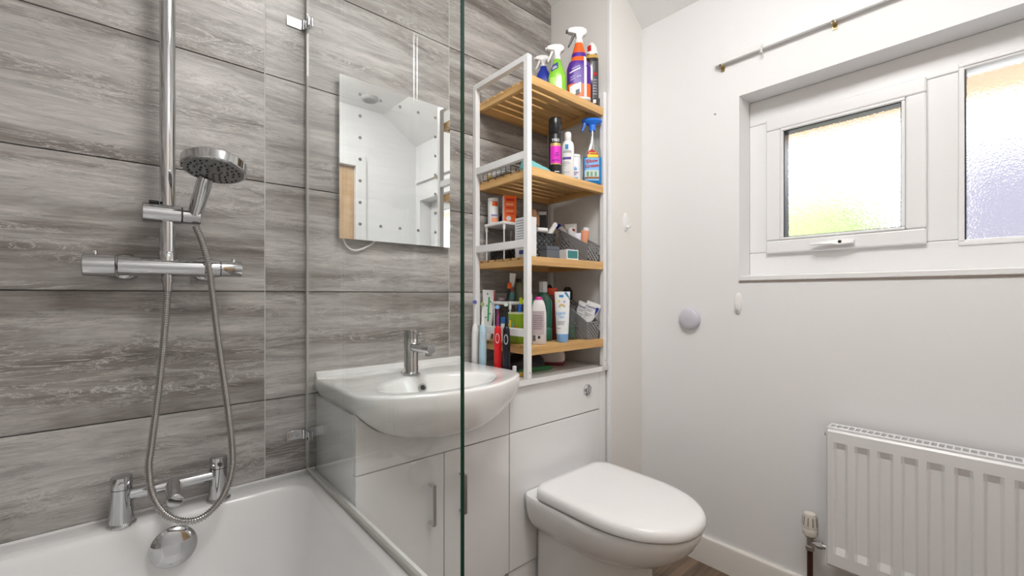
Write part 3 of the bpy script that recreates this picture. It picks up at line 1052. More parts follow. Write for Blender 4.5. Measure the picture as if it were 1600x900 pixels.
m = MB()
m.rings([dshape(0.346, 0.995, 0.545, 0.3768, rb=0.05, **KW), dshape(0.356, 1.000, 0.537, 0.3785, rb=0.05, **KW), dshape(0.358, 1.001, 0.535, 0.384, rb=0.05, **KW), dshape(0.357, 1.001, 0.536, 0.397, rb=0.05, **KW), dshape(0.350, 0.998, 0.542, 0.406, rb=0.048, **KW),
         dshape(0.338, 0.992, 0.553, 0.4105, rb=0.045, **KW), dshape(0.30, 0.972, 0.59, 0.4125, rb=0.04, **KW), dshape(0.20, 0.92, 0.68, 0.4135, rb=0.03, **KW)])
m.build('lid', LIDP, wc, world=True, angle=60)
for s in (-1, 1):
    MB().cyl((TCX + s * 0.075 - 0.02, 1.012, 0.379), (TCX + s * 0.075 + 0.02, 1.012, 0.379), 0.006, seg=14).build('hinge', LIDP, wc, world=True)

# ------------------------------------------------------------------ mirror
mr = thing('wall_mirror', 'frameless rectangular mirror with a border of grey dots', 'mirror', (0.666, YB, 1.19))
MX0, MX1, MZ0, MZ1, MY = 0.470, 0.8625, 1.191, 1.686, 1.320
BX((MX0, MY, MZ0), (MX1, MY + 0.005, MZ1)).build('glass', MIRROR, mr, world=True, smooth=False)
BX((MX0 + 0.03, MY + 0.0052, MZ0 + 0.03), (MX1 - 0.03, YB - 0.0005, MZ1 - 0.03)).build('backing_box', WMETAL, mr, world=True)
for i in range(5):
    for j in range(7):
        if i in (0, 4) or j in (0, 6):
            MB().lathe([(0.0050, 0.0), (0.0050, 0.0005), (0.0, 0.0005)], (0.533 + 0.0672 * i, MY - 0.0001, 1.240 + 0.0670 * j), (0, -1, 0), 14).build('light_dot', GREYD, mr, world=True)
cab = [(0.486, 1.336, 1.215), (0.490, 1.336, 1.185), (0.505, 1.338, 1.165), (0.530, 1.338, 1.160), (0.565, 1.338, 1.175), (0.59, 1.338, 1.195), (0.595, 1.338, 1.215)]
MB().tube(catmull(cab, 8), 0.0028, 8).build('cable', WPLAS, mr, world=True)

# ------------------------------------------------------------------ radiator and valve
rad = thing('radiator', 'white ridged panel radiator under the window', 'radiator', (1.60, 0.05, 0.21))
RX, RY0, RY1, RZ0, RZ1 = 1.558, -0.29, 0.354, 0.214, 0.623
m = MB()
ycs = []
k = 0
yc = 0.318
prof = [(RY1 - 0.004, 0.0, 0)]
while yc > RY0 + 0.02:
    prof += [(yc + 0.0170, 0.0, 1), (yc + 0.0105, 1.0, 1), (yc - 0.0105, 1.0, 1), (yc - 0.0170, 0.0, 1)]
    yc -= 0.0500
prof.append((RY0 + 0.004, 0.0, 0))
zr = [(RZ0 + 0.006, 0), (0.256, 0), (0.276, 1), (0.566, 1), (0.586, 0), (RZ1 - 0.008, 0)]
rows = []
for z, dz in zr:
    rows.append([(RX + 0.0075 * p[1] * dz, p[0], z) for p in prof])
m.rings([[(RX + 0.006, p[0], RZ0) for p in prof]] + rows + [[(RX + 0.006, p[0], RZ1) for p in prof]], False, False, closed=False)
m.build('front_panel', RADW, rad, world=True, bevel=0.002, angle=20)
for yy in (RY1 - 0.003, RY0):
    BX((RX + 0.002, yy, RZ0 + 0.004), (RX + 0.062, yy + 0.003, RZ1 + 0.003)).build('side_cover', RADW, rad, world=True, bevel=0.001)
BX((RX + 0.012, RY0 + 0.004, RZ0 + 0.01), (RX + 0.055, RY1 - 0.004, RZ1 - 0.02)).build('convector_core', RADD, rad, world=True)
m = MB()
m.box((RX + 0.004, RY0 + 0.001, RZ1 - 0.001), (RX + 0.020, RY1 - 0.001, RZ1 + 0.003))
m.box((RX + 0.050, RY0 + 0.001, RZ1 - 0.001), (RX + 0.064, RY1 - 0.001, RZ1 + 0.003))
yy = RY1 - 0.004
while yy > RY0:
    m.box((RX + 0.0199, yy - 0.0035, RZ1 - 0.001), (RX + 0.0501, yy, RZ1 + 0.003))
    yy -= 0.0145
m.build('top_grille', RADW, rad, world=True)
for yy in (0.22, -0.18):
    BX((RX + 0.056, yy - 0.02, RZ0 + 0.03), (XR - 0.0005, yy + 0.02, RZ1 - 0.05)).build('wall_bracket', RADW, rad, world=True)
MB().cyl((1.59, RY1, 0.600), (1.59, RY1 + 0.008, 0.600), 0.008, seg=12).build('end_plug', STEEL, rad, world=True)

VY, VX = 0.402, 1.592
val = thing('radiator_valve', 'cream thermostatic radiator valve on a dark pipe', 'valve', (VX, VY, 0))
MB().cyl((VX, VY, 0.0), (VX, VY, 0.232), 0.0080, seg=16).build('pipe', COPPER, val, world=True)
m = MB()
m.lathe([(0.0115, 0.225), (0.0125, 0.226), (0.0125, 0.238), (0.0095, 0.240), (0.0095, 0.262), (0.0145, 0.266), (0.0145, 0.272)], (VX, VY, 0), seg=16)
m.cyl((VX, VY, 0.250), (VX, VY - 0.030, 0.250), 0.0080, seg=14)
m.cyl((VX, VY - 0.018, 0.250), (VX, VY - 0.033, 0.250), 0.0115, seg=6)
m.cyl((VX, VY - 0.033, 0.250), (VX, RY1 + 0.001, 0.250), 0.0075, seg=14)
m.build('body', STEEL, val, world=True)
MB().lathe([(0.0125, 0.272), (0.0205, 0.2735), (0.0215, 0.286), (0.0215, 0.292), (0.0205, 0.294)], (VX, VY, 0), seg=28).build('collar', CREAMP, val, world=True)
hd = MB().lathe([(0.0210, 0.2945), (0.0213, 0.300), (0.0185, 0.332), (0.0160, 0.339), (0.008, 0.342), (0.0, 0.3425)], (VX, VY, 0), seg=28).build('thermostat_head', CREAMP, val, world=True)
m = MB()
for i in range(10):
    a = 2 * PI * i / 10
    dv = Vector((math.cos(a), math.sin(a), 0))
    m.strip(Vector((VX, VY, 0.304)) + dv * 0.0209, Vector((VX, VY, 0.330)) + dv * 0.0188, 0.0022, 0.0012, dv)
m.xf(Matrix.Translation(-val.location)).build('grip_slots', mat('brown_slot', (0.16, 0.13, 0.10), 0.6), hd)

# ------------------------------------------------------------------ curtain rail
rail = thing('curtain_rail', 'white curtain rail above the window', 'curtain rail', (1.635, 0.2, 1.87))
BX((1.628, YF + 0.03, 1.868), (1.640, 0.712, 1.894)).build('rail', WPLAS, rail, world=True, bevel=0.002)
for yy in (0.690, 0.350, -0.05):
    bk = BX((1.628, yy - 0.006, 1.860), (XR, yy + 0.006, 1.867)).build('bracket', BRASS, rail, world=True, bevel=0.001)
    MB().cyl((1.6285, yy, 1.866), (1.622, yy, 1.8635), 0.004, seg=10).xf(Matrix.Translation(-rail.location)).build('screw', STEEL, bk)
    BX((XR - 0.003, yy - 0.006, 1.848), (XR, yy + 0.006, 1.8595)).xf(Matrix.Translation(-rail.location)).build('wall_plate', BRASS, bk)
m = MB().tube(catmull([(1.627, 0.555, 1.884), (1.622, 0.555, 1.878), (1.624, 0.555, 1.868), (1.628, 0.555, 1.860), (1.622, 0.556, 1.853)], 5), 0.0018, 8)
m.tube(catmull([(1.627, 0.549, 1.884), (1.621, 0.549, 1.876), (1.626, 0.551, 1.868), (1.626, 0.552, 1.860), (1.630, 0.550, 1.852)], 5), 0.0018, 8)
m.build('glider_hook', WPLAS, rail, world=True)

# ------------------------------------------------------------------ small wall things
nl = thing('push_light', 'round lilac-white push light stuck on the wall', 'light', (XR, 0.815, 0.927))
MB().lathe([(0.040, 0.0), (0.0415, 0.003), (0.0415, 0.014), (0.039, 0.018)], (0, 0, 0), (-1, 0, 0), 40).build('base', LILAC, nl)
MB().lathe([(0.0385, 0.0181), (0.036, 0.021), (0.022, 0.0245), (0.0, 0.0255)], (0, 0, 0), (-1, 0, 0), 40).build('dome', mat('lilac_dome', (0.62, 0.61, 0.68), 0.3), nl)
MB().lathe([(0.006, 0.0250), (0.006, 0.0265), (0.0, 0.0268)], (0, 0, 0), (-1, 0, 0), 20).build('sensor', LILAC, nl)


def wall_hook(loc, nrm, side, label, reach=1.0):
    t = thing('adhesive_hook', label, 'hook', loc)
    n, s = Vector(nrm), Vector(side)
    m = MB()
    R = []
    for k, h in ((1.0, 0.0), (1.0, 0.004), (0.9, 0.007), (0.55, 0.009), (0.1, 0.0095)):
        R.append([n * h + s * (0.0135 * k * math.cos(a)) + Vector((0, 0, 0.039 * k * math.sin(a))) for a in [2 * PI * i / 28 for i in range(28)]])
    m.rings(R)
    m.build('plate', WPLAS, t)
    MB().tube(catmull([n * 0.006 + Vector((0, 0, -0.012)), n * (0.006 + 0.010 * reach) + Vector((0, 0, -0.022)), n * (0.006 + 0.020 * reach) + Vector((0, 0, -0.019)), n * (0.006 + 0.025 * reach) + Vector((0, 0, -0.006))], 6), 0.0042, 10).build('peg', WPLAS, t)
    return t


wall_hook((XR, 0.637, 0.990), (-1, 0, 0), (0, 1, 0), 'white oval adhesive hook on the wall below the window corner', 0.35)
hk = wall_hook((1.523, YBOX, 1.318), (0, -1, 0), (1, 0, 0), 'white oval adhesive hook on the boxed corner beside the rack')

# ================================================================== storage rack
KX0, KX1, KY0, KY1, KZ0, KZ1 = 0.982, 1.4135, 1.040, 1.346, 0.742, 1.820
rack = thing('storage_rack', 'tall white metal rack with four bamboo slatted shelves', 'shelving rack', (1.2, 1.19, KZ0))
PW = 0.020
SHELF = [1.755, 1.450, 1.150, 0.848]
for x in (KX0, KX1 - PW):
    for yy in (KY0, KY1 - PW):
        BX((x, yy, KZ0), (x + PW, yy + PW, KZ1)).build('post', WMETAL, rack, world=True, bevel=0.0015)
    BX((x, KY0 + PW, KZ1 - 0.020), (x + PW, KY1 - PW, KZ1)).build('top_bar', WMETAL, rack, world=True, bevel=0.0012)
    for z in (1.476, 1.180, 0.880):
        BX((x + 0.001, KY0 + PW, z), (x + PW - 0.001, KY1 - PW, z + 0.026)).build('guard_bar', WMETAL, rack, world=True, bevel=0.0012)
    for yy in (KY0, KY1 - PW):
        MB().cyl((x + PW / 2, yy - 0.0005, KZ0 + 0.02), (x + PW / 2, yy + 0.001, KZ0 + 0.02), 0.003, seg=10).build('screw', STEEL, rack, world=True)
sx0, sx1 = KX0 + PW + 0.0005, KX1 - PW - 0.0005
for z in SHELF:
    sf = bpy.data.objects.new('shelf', None)
    COL.objects.link(sf)
    sf.empty_display_size = 0.05
    sf.parent = rack
    for a, b in ((KY0 + 0.0005, KY0 + 0.021), (KY1 - 0.021, KY1 - 0.0005)):
        BX((sx0, a, z - 0.030), (sx1, b, z)).xf(Matrix.Translation(-rack.location)).build('long_rail', BAMBOO, sf, bevel=0.0015)
    for a, b in ((sx0, sx0 + 0.016), (sx1 - 0.016, sx1)):
        BX((a, KY0 + 0.0212, z - 0.030), (b, KY1 - 0.0212, z - 0.0082)).xf(Matrix.Translation(-rack.location)).build('end_rail', BAMBOO_Y, sf, bevel=0.001)
    n = 6
    span = KY1 - KY0 - 0.042 - 0.008
    pitch = span / n
    for k in range(n):
        y0 = KY0 + 0.025 + pitch * k + 0.004
        BX((sx0 + 0.0005, y0, z - 0.008), (sx1 - 0.0005, y0 + pitch - 0.010, z - 0.0003)).xf(Matrix.Translation(-rack.location)).build('slat', BAMBOO, sf, bevel=0.001)

FACE = -0.83
S1, S2, S3, S4 = [z + 0.0004 for z in SHELF]
# colours of packaging
BLUE = mat('royal_blue_plastic', (0.012, 0.035, 0.36), 0.3)
SKYB = mat('bright_blue_plastic', (0.02, 0.17, 0.72), 0.3)
GREENL = mat('lime_green_liquid', (0.25, 0.62, 0.03), 0.18, coat=0.4)
NAVY = mat('navy_label', (0.03, 0.05, 0.22), 0.4)
PURPLE = mat('purple_label', (0.085, 0.015, 0.30), 0.35)
ORANGE = mat('orange_label', (0.88, 0.13, 0.012), 0.35)
WHITEL = mat('white_label', (0.80, 0.80, 0.82), 0.4)
REDP = mat('red_plastic', (0.55, 0.012, 0.014), 0.3)
INK = mat('black_ink', (0.02, 0.02, 0.025), 0.5)
GREYI = mat('grey_ink', (0.30, 0.30, 0.36), 0.5)
VIOI = mat('violet_ink', (0.32, 0.28, 0.55), 0.5)
BARC = mat('barcode_grey', (0.12, 0.12, 0.13), 0.5)
BOTB = mat('black_glossy_bottle', (0.018, 0.012, 0.012), 0.12, coat=0.5)
GOLDB = mat('amber_band', (0.55, 0.33, 0.06), 0.4)
MAGENTA = mat('magenta_label', (0.72, 0.03, 0.52), 0.35)
GOLD = mat('gold_foil', (0.62, 0.45, 0.16), 0.35, 0.5)
TEALC = mat('teal_cloth', (0.20, 0.50, 0.52), 0.9, bump=0.5, bscale=300)
LIQB = mat('blue_cleaner_liquid', (0.012, 0.20, 0.50), 0.12, coat=0.4)
YELLOW = mat('yellow_label', (0.90, 0.62, 0.03), 0.4)
LBLUE = mat('pale_blue_label', (0.22, 0.50, 0.85), 0.4)
GRAPH = mat('green_bottle_print', (0.12, 0.35, 0.22), 0.5)


def hull(name, o, xz, w, material, parent, bevel=0.002):
    m = MB()
    m.rings([[(x, -w, z) for x, z in xz], [(x, w, z) for x, z in xz]])
    m.xf(Matrix.Translation(o))
    return m.build(name, material, parent, bevel=bevel, seg=3)


def spray_head(t, z, mh, mt, s=1.0, collar=None):
    MB().lathe([(0.0135 * s, -0.002), (0.0145 * s, 0.0), (0.0145 * s, 0.015 * s), (0.012 * s, 0.017 * s)], (0, 0, z), seg=22).build('collar', collar or mh, t)
    z2 = z + 0.014 * s
    head = hull('spray_head', (0, 0, z2), [(x * s, q * s) for x, q in ((-0.040, 0.026), (-0.041, 0.036), (-0.034, 0.042), (-0.012, 0.046), (0.014, 0.044), (0.026, 0.036), (0.029, 0.026), (0.024, 0.019), (0.013, 0.013), (0.010, 0.0), (-0.010, 0.0), (-0.012, 0.020), (-0.030, 0.024))], 0.0115 * s, mh, t, 0.004 * s)
    hull('trigger', (0, 0, z2), [(x * s, q * s) for x, q in ((-0.013, 0.020), (-0.024, 0.022), (-0.029, 0.006), (-0.035, -0.010), (-0.040, -0.022), (-0.036, -0.024), (-0.029, -0.012), (-0.020, 0.004))], 0.0065 * s, mt, t, 0.002)
    MB().cyl((-0.040 * s, 0, z2 + 0.032 * s), (-0.047 * s, 0, z2 + 0.032 * s), 0.0065 * s, seg=8).build('nozzle', mt, t)


# ---- top shelf: cleaning sprays
t = thing('spray_bottle', 'dark blue spray bottle at the left of the top shelf', 'spray bottle', (1.225, 1.205, S1), FACE, 'cleaning bottles on the top shelf')
b = Body([(0.0, 0.030, 0.022, 3), (0.004, 0.034, 0.025, 3), (0.10, 0.034, 0.025, 3), (0.135, 0.026, 0.021, 2.5), (0.155, 0.015, 0.015, 2), (0.165, 0.013, 0.013, 2)])
b.mesh().build('bottle', BLUE, t)
spray_head(t, 0.163, WPLAS, WPLAS, 0.8)

t = thing('spray_bottle', 'lime green spray bottle with a white trigger on the top shelf', 'spray bottle', (1.214, 1.122, S1), FACE, 'cleaning bottles on the top shelf')
b = Body([(0.0, 0.030, 0.020, 3), (0.004, 0.034, 0.024, 3), (0.085, 0.034, 0.024, 3), (0.105, 0.029, 0.022, 2.6), (0.130, 0.020, 0.018, 2.3), (0.150, 0.014, 0.014, 2), (0.158, 0.0125, 0.0125, 2)])
b.mesh().build('bottle', GREENL, t)
b.patch(-0.022, 0.004, 0.103, 0.128, slant=0.5).build('label', NAVY, t)
print_lines(t, b, [(-0.018, 0.0, 0.110), (-0.018, -0.004, 0.116)], WHITEL, 0.003, 0.0014, 0.5)
b.patch(-0.026, -0.008, 0.03, 0.08).build('painted_highlight', mat('pale_green_highlight', (0.45, 0.75, 0.18), 0.3), t)  # paler green strip painted on as a highlight of the bottle
spray_head(t, 0.156, WPLAS, WPLAS, 0.95)

t = thing('spray_bottle', 'purple and orange spray bottle with barcode label on the top shelf', 'spray bottle', (1.287, 1.077, S1), FACE + 0.1, 'cleaning bottles on the top shelf')
b = Body([(0.0, 0.038, 0.022, 3), (0.005, 0.044, 0.027, 3), (0.128, 0.045, 0.027, 3), (0.148, 0.038, 0.025, 2.6), (0.160, 0.029, 0.022, 2.4), (0.182, 0.0265, 0.020, 2.3), (0.215, 0.017, 0.016, 2.1), (0.226, 0.0145, 0.0145, 2)])
b.mesh().build('bottle', ORANGE, t)
b.mesh(0.062, 0.150, 0.0004).build('purple_sleeve', PURPLE, t)
b.mesh(0.168, 0.184, 0.0004).build('purple_band', PURPLE, t)
b.mesh(0.0005, 0.012, 0.0004).build('white_foot', WHITEL, t)
b.patch(0.016, 0.026, 0.012, 0.168, 0.0014).build('white_stripe', WHITEL, t)
b.patch(-0.038, 0.004, 0.014, 0.052, 0.0016, slant=0.35).build('barcode_label', WHITEL, t)
b.patch(-0.016, -0.001, 0.016, 0.036, 0.0022, slant=0.35).build('barcode', BARC, t)
print_lines(t, b, [(-0.038, 0.002, 0.100)], WHITEL, 0.005, 0.0016, 0.45)
print_lines(t, b, [(-0.036, -0.018, 0.082), (-0.012, 0.004, 0.082), (-0.036, -0.016, 0.072), (-0.030, 0.0, 0.114)], VIOI, 0.005, 0.0016, 0.4)
spray_head(t, 0.224, WPLAS, mat('grey_trigger', (0.10, 0.10, 0.11), 0.4), 1.05)

t = thing('cleaner_bottle', 'black cleaner bottle with a red and white cap on the top shelf', 'bottle', (1.3645, 1.077, S1), FACE, 'cleaning bottles on the top shelf')
b = Body([(0.0, 0.024, 0.020, 2.6), (0.004, 0.027, 0.022, 2.6), (0.190, 0.027, 0.022, 2.6), (0.212, 0.022, 0.020, 2.3), (0.222, 0.016, 0.016, 2)])
b.mesh().build('bottle', BOTB, t)
b.mesh(0.190, 0.204, 0.0005).build('amber_band', GOLDB, t)
b.patch(0.002, 0.022, 0.03, 0.175).build('label', mat('dark_grey_label', (0.07, 0.07, 0.075), 0.4), t)
MB().lathe([(0.007, 0), (0.007, 0.001), (0, 0.001)], (0.012, b.y(0.012, 0.125, 0.0012), 0.125), (0.4, -1, 0), 16).build('red_badge', REDP, t)
print_lines(t, b, [(0.004, 0.020, 0.045 + 0.011 * k) for k in range(6)], GREYI, 0.005, 0.0014)
b.patch(0.004, 0.016, 0.012, 0.026).build('small_label', WHITEL, t)
b = Body([(0.204, 0.0235, 0.0215, 2), (0.218, 0.0240, 0.0220, 2), (0.236, 0.0200, 0.0185, 2), (0.250, 0.0135, 0.0125, 2), (0.258, 0.006, 0.006, 2)])
b.mesh().build('white_cap', WPLAS, t)
b.patch(-0.0170, -0.0030, 0.216, 0.243).build('red_patch', REDP, t)

# ---- second shelf
t = thing('aerosol_can', 'black aerosol hairspray can with a magenta label', 'aerosol can', (1.177, 1.098, S2), FACE)
b = Body([(0.0, 0.0235, 0.0235, 2), (0.003, 0.0245, 0.0245, 2), (0.155, 0.0245, 0.0245, 2), (0.160, 0.0225, 0.0225, 2)])
b.mesh().build('can', BLACKP, t)
b.patch(-0.017, 0.021, 0.050, 0.113).build('magenta_label', MAGENTA, t)
b.patch(-0.017, 0.021, 0.113, 0.124).build('gold_band', GOLD, t)
b.patch(-0.017, 0.021, 0.046, 0.050).build('gold_line', GOLD, t)
letter(t, b, 'TRES', 0.013, 0.002, 0.134, WHITEL)
print_lines(t, b, [(0.002, 0.012, 0.086), (-0.002, 0.014, 0.078), (-0.012, 0.016, 0.060)], PURPLE, 0.0025, 0.0014)
print_lines(t, b, [(-0.002, 0.016, 0.018)], WHITEL, 0.003)
MB().lathe([(0.0225, 0.1605), (0.0235, 0.162), (0.0235, 0.214), (0.021, 0.221), (0.0, 0.2225)], (0, 0, 0), seg=32).build('cap', mat('satin_black_cap', (0.016, 0.016, 0.017), 0.22), t)

t = thing('lotion_bottle', 'white lotion bottle with a blue square and violet stripe', 'bottle', (1.243, 1.094, S2), FACE)
b = Body([(0.0, 0.021, 0.017, 2.8), (0.003, 0.0235, 0.019, 2.8), (0.132, 0.0235, 0.019, 2.8), (0.145, 0.020, 0.017, 2.4), (0.152, 0.013, 0.013, 2)])
b.mesh().build('bottle', WPLAS, t)
b.patch(-0.010, 0.002, 0.116, 0.135).build('blue_square', mat('mid_blue_print', (0.03, 0.22, 0.52), 0.4), t)
print_lines(t, b, [(-0.018, 0.014, 0.104), (-0.016, 0.012, 0.109)], GREYI, 0.0024)
b.patch(-0.019, 0.012, 0.078, 0.087).build('violet_stripe', mat('violet_stripe', (0.09, 0.05, 0.30), 0.4), t)
print_lines(t, b, [(-0.018, 0.004, 0.068), (-0.018, 0.010, 0.062), (-0.018, -0.002, 0.055), (-0.018, 0.006, 0.030)], mat('pale_grey_ink', (0.55, 0.55, 0.58), 0.5), 0.002)
MB().lathe([(0.0125, 0.152), (0.0130, 0.153), (0.0130, 0.180), (0.0115, 0.184), (0.0, 0.1845)], (0, 0, 0), seg=26).build('cap', WPLAS, t)

t = thing('cotton_pad_tub', 'small white tub with blue print between lotion and blue spray', 'tub', (1.296, 1.108, S2), FACE)
b = Body([(0.0, 0.024, 0.022, 2.6), (0.003, 0.0255, 0.023, 2.6), (0.095, 0.0255, 0.023, 2.6), (0.102, 0.023, 0.021, 2.6)])
b.mesh().build('tub', mat('translucent_white_tub', (0.78, 0.80, 0.83), 0.3), t)
m = MB().lathe([(0.0, 0.0), (0.006, 0.002), (0.0075, 0.007), (0.004, 0.016), (0.0, 0.024)], (0.004, b.y(0.004, 0.05, -0.004), 0.048), (0, 0, 1), 16)
m.build('drop_print', LBLUE, t)
print_lines(t, b, [(-0.013, 0.015, 0.038), (-0.006, 0.008, 0.030)], VIOI, 0.005)
b.patch(-0.013, 0.013, 0.017, 0.023).build('blue_stripe', LBLUE, t)
MB().lathe([(0.023, 0.1022), (0.0245, 0.103), (0.0245, 0.110), (0.023, 0.112), (0, 0.1125)], (0, 0, 0), seg=28).build('lid', WPLAS, t)

t = thing('spray_bottle', 'blue cleaner spray bottle with a red and yellow label on the second shelf', 'spray bottle', (1.355, 1.066, S2), FACE + 0.15)
b = Body([(0.0, 0.032, 0.019, 3), (0.004, 0.036, 0.022, 3), (0.105, 0.036, 0.022, 3), (0.135, 0.032, 0.020, 2.7), (0.165, 0.021, 0.017, 2.3), (0.195, 0.014, 0.014, 2), (0.212, 0.012, 0.012, 2)])
b.mesh(0.0, 0.106).build('liquid', LIQB, t)
b.mesh(0.1062, 0.212).build('clear_neck', CLEARP, t)
MB().tube([(0.010, 0, 0.05), (0.006, 0, 0.12), (0.0, 0, 0.213)], 0.0022, 8).build('dip_tube', WPLAS, t)
b.patch(-0.034, 0.022, 0.012, 0.100).build('label', LBLUE, t)
b.patch(-0.033, 0.021, 0.018, 0.052, 0.0012).build('picture_panel', mat('pale_panel', (0.62, 0.66, 0.60), 0.5), t)
b.patch(-0.033, 0.021, 0.019, 0.026, 0.0018).build('brown_strip', mat('brown_print', (0.30, 0.12, 0.06), 0.5), t)
for x in (-0.022, -0.008, 0.008):
    b.patch(x - 0.004, x + 0.004, 0.028, 0.046, 0.0018, 3, 3).build('picture', GRAPH, t)
m = MB()
arc = [(-0.026 + 0.046 * i / 12, 0.112 + 0.020 * math.sin(PI * (i / 12) ** 0.8)) for i in range(13)] + [(0.020, 0.100), (-0.026, 0.100)]
m.bm.faces.new([m.bm.verts.new((x, b.y(x, z, 0.0012), z)) for x, z in arc])
m.build('red_arch', REDP, t, smooth=False)
b.patch(-0.024, 0.018, 0.101, 0.112, 0.0018).build('yellow_bar', YELLOW, t)
letter(t, b, 'POWER', 0.0085, -0.003, 0.118, YELLOW, 0.002)
letter(t, b, 'Elbow', 0.018, -0.006, 0.087, REDP, 0.002, tilt=0.12)
letter(t, b, 'Grease', 0.018, -0.006, 0.069, REDP, 0.002, tilt=0.12)
m = Body([(0.0, 0.013, 0.013, 2), (0.022, 0.0135, 0.0135, 2)]).mesh()
m.xf(Matrix.Translation((0, 0, 0.210))).build('collar', SKYB, t)
m = MB()
R = []
for z, rx, ry in ((0.232, 0.014, 0.010), (0.236, 0.022, 0.012), (0.242, 0.036, 0.017), (0.248, 0.041, 0.020), (0.254, 0.039, 0.018), (0.259, 0.030, 0.013), (0.262, 0.012, 0.006)):
    R.append([(x, yy, z) for x, yy in sell(rx, ry, 2.2, 28, -0.002)])
m.rings(R)
m.build('spray_head', SKYB, t)
hull('trigger', (0, 0, 0.238), [(-0.024, 0.004), (-0.036, 0.006), (-0.038, -0.010), (-0.044, -0.030), (-0.040, -0.034), (-0.033, -0.022), (-0.027, -0.008)], 0.007, SKYB, t, 0.002)

# teal cloth with a crumpled surface
m = MB()
gx, gy = 22, 14
V = []
for j in range(gy + 1):
    rowv = []
    for i in range(gx + 1):
        u, v = i / gx, j / gy
        hgt = 0.042 * (1 - u) ** 0.8 * math.sin(PI * min(1, v * 0.9 + 0.1)) + 0.010 * math.sin(9 * u + 5 * v) * math.sin(7 * v + 2) * (1 - u * 0.5) + 0.008
        edge = min(u, v, 1 - u, 1 - v)
        hgt *= min(1, edge * 6 + 0.12)
        rowv.append(m.bm.verts.new((-0.055 + 0.115 * u + 0.006 * math.sin(11 * v), -0.03 + 0.06 * v + 0.006 * math.sin(8 * u), max(0.001, hgt))))
    V.append(rowv)
for j in range(gy):
    for i in range(gx):
        m.bm.faces.new((V[j][i], V[j][i + 1], V[j + 1][i + 1], V[j + 1][i]))
o = m.build('cleaning_cloth', TEALC, angle=180)
o.location = (1.080, 1.108, S2)
o.rotation_euler = (0, 0, -0.35)
md = o.modifiers.new('thickness', 'SOLIDIFY')
md.thickness = 0.003
md.offset = 1
tag(o, 'crumpled teal cloth on the second shelf', 'cloth')

# black wire basket with tubes
t = thing('wire_basket', 'black wire basket at the left end of the second shelf', 'basket', (1.045, 1.235, S2))
m = MB()
bxw, byw = 0.036, 0.080
for z in (0.003, 0.030, 0.058):
    m.tube([(-bxw, -byw, z), (bxw, -byw, z), (bxw, byw, z), (-bxw, byw, z), (-bxw, -byw, z)], 0.0016, 6)
for k in range(7):
    q = -byw + 2 * byw * k / 6
    m.tube([(-bxw, q, 0.058), (-bxw, q, 0.003), (bxw, q, 0.003), (bxw, q, 0.058)], 0.0014, 6)
m.build('wires', BLACKP, t)


def tube_pack(loc, rot, L, w, mbody, mcap, label, name='cream_tube', capL=0.018, group=None, cat='tube', flip=False):
    """squeeze tube standing along local z: crimped at the top, cap at the bottom (or the reverse when flip)"""
    t = thing(name, label, cat, loc, 0, group)
    t.rotation_euler = rot
    r = w * 0.36
    zz = [(0, r, r), (0.25, r * 1.05, r * 0.95), (0.6, w * 0.44, r * 0.6), (0.93, w * 0.5, 0.0022), (1.0, w * 0.5, 0.0012)]
    R = []
    R2 = []
    for k, rx, ry in zz:
        z = capL + (L - capL) * k
        if flip:
            z = L - z
        R.append([(x, yy, z) for x, yy in sell(rx, ry, 2, 20)])
    MB().rings(R).build('tube', mbody, t)
    a, c = (0.0, capL) if not flip else (L, L - capL)
    MB().rings([[(x, yy, a) for x, yy in sell(r * 0.86, r * 0.86, 2, 20)], [(x, yy, c) for x, yy in sell(r * 0.97, r * 0.97, 2, 20)]]).build('cap', mcap, t)
    return t


tube_pack((1.040, 1.308, S2 + 0.020), (PI / 2, 0, 0), 0.12, 0.040, WPLAS, YELLOW, 'white tube with a yellow cap lying in the wire basket')
tube_pack((1.056, 1.292, S2 + 0.046), (PI / 2, 0, 0.1), 0.11, 0.040, mat('pale_grey_tube', (0.6, 0.62, 0.63), 0.4), WPLAS, 'pale grey tube lying on top in the wire basket')


# ---- third shelf
def stand(loc, w, d, h, label):
    t = thing('plastic_stand', label, 'stand', loc)
    BX((-w / 2, -d / 2, h - 0.012), (w / 2, d / 2, h)).build('tray', WPLAS, t, bevel=0.004, seg=3)
    for sx in (-1, 1):
        for sy in (-1, 1):
            x, yy = sx * (w / 2 - 0.008), sy * (d / 2 - 0.008)
            lg = MB().cyl((x, yy, 0.0), (x, yy, h - 0.0125), 0.0026, seg=10).build('leg', WPLAS, t)
            MB().cyl((x, yy, h - 0.030), (x, yy, h - 0.0122), 0.0048, 0.0055, seg=12).build('socket', WPLAS, lg)
    return t


stand((1.092, 1.268, S3), 0.140, 0.120, 0.142, 'white plastic stand with an orange box on the third shelf')
t = thing('medicine_tub', 'white tub with orange print beside the orange box', 'tub', (1.0460, 1.300, S3 + 0.1424), FACE)
b = Body([(0.0, 0.020, 0.020, 2), (0.003, 0.021, 0.021, 2), (0.082, 0.021, 0.021, 2), (0.086, 0.019, 0.019, 2)])
b.mesh().build('tub', WPLAS, t)
b.patch(-0.003, 0.019, 0.004, 0.022).build('orange_print', mat('salmon_print', (0.85, 0.35, 0.20), 0.4), t)
b.patch(0.0, 0.019, 0.066, 0.084).build('orange_dot', ORANGE, t)
b.patch(-0.004, 0.018, 0.026, 0.034).build('blue_print', VIOI, t)
MB().lathe([(0.0195, 0.0862), (0.0205, 0.087), (0.0205, 0.096), (0.019, 0.098), (0, 0.098)], (0, 0, 0), seg=24).build('lid', WPLAS, t)

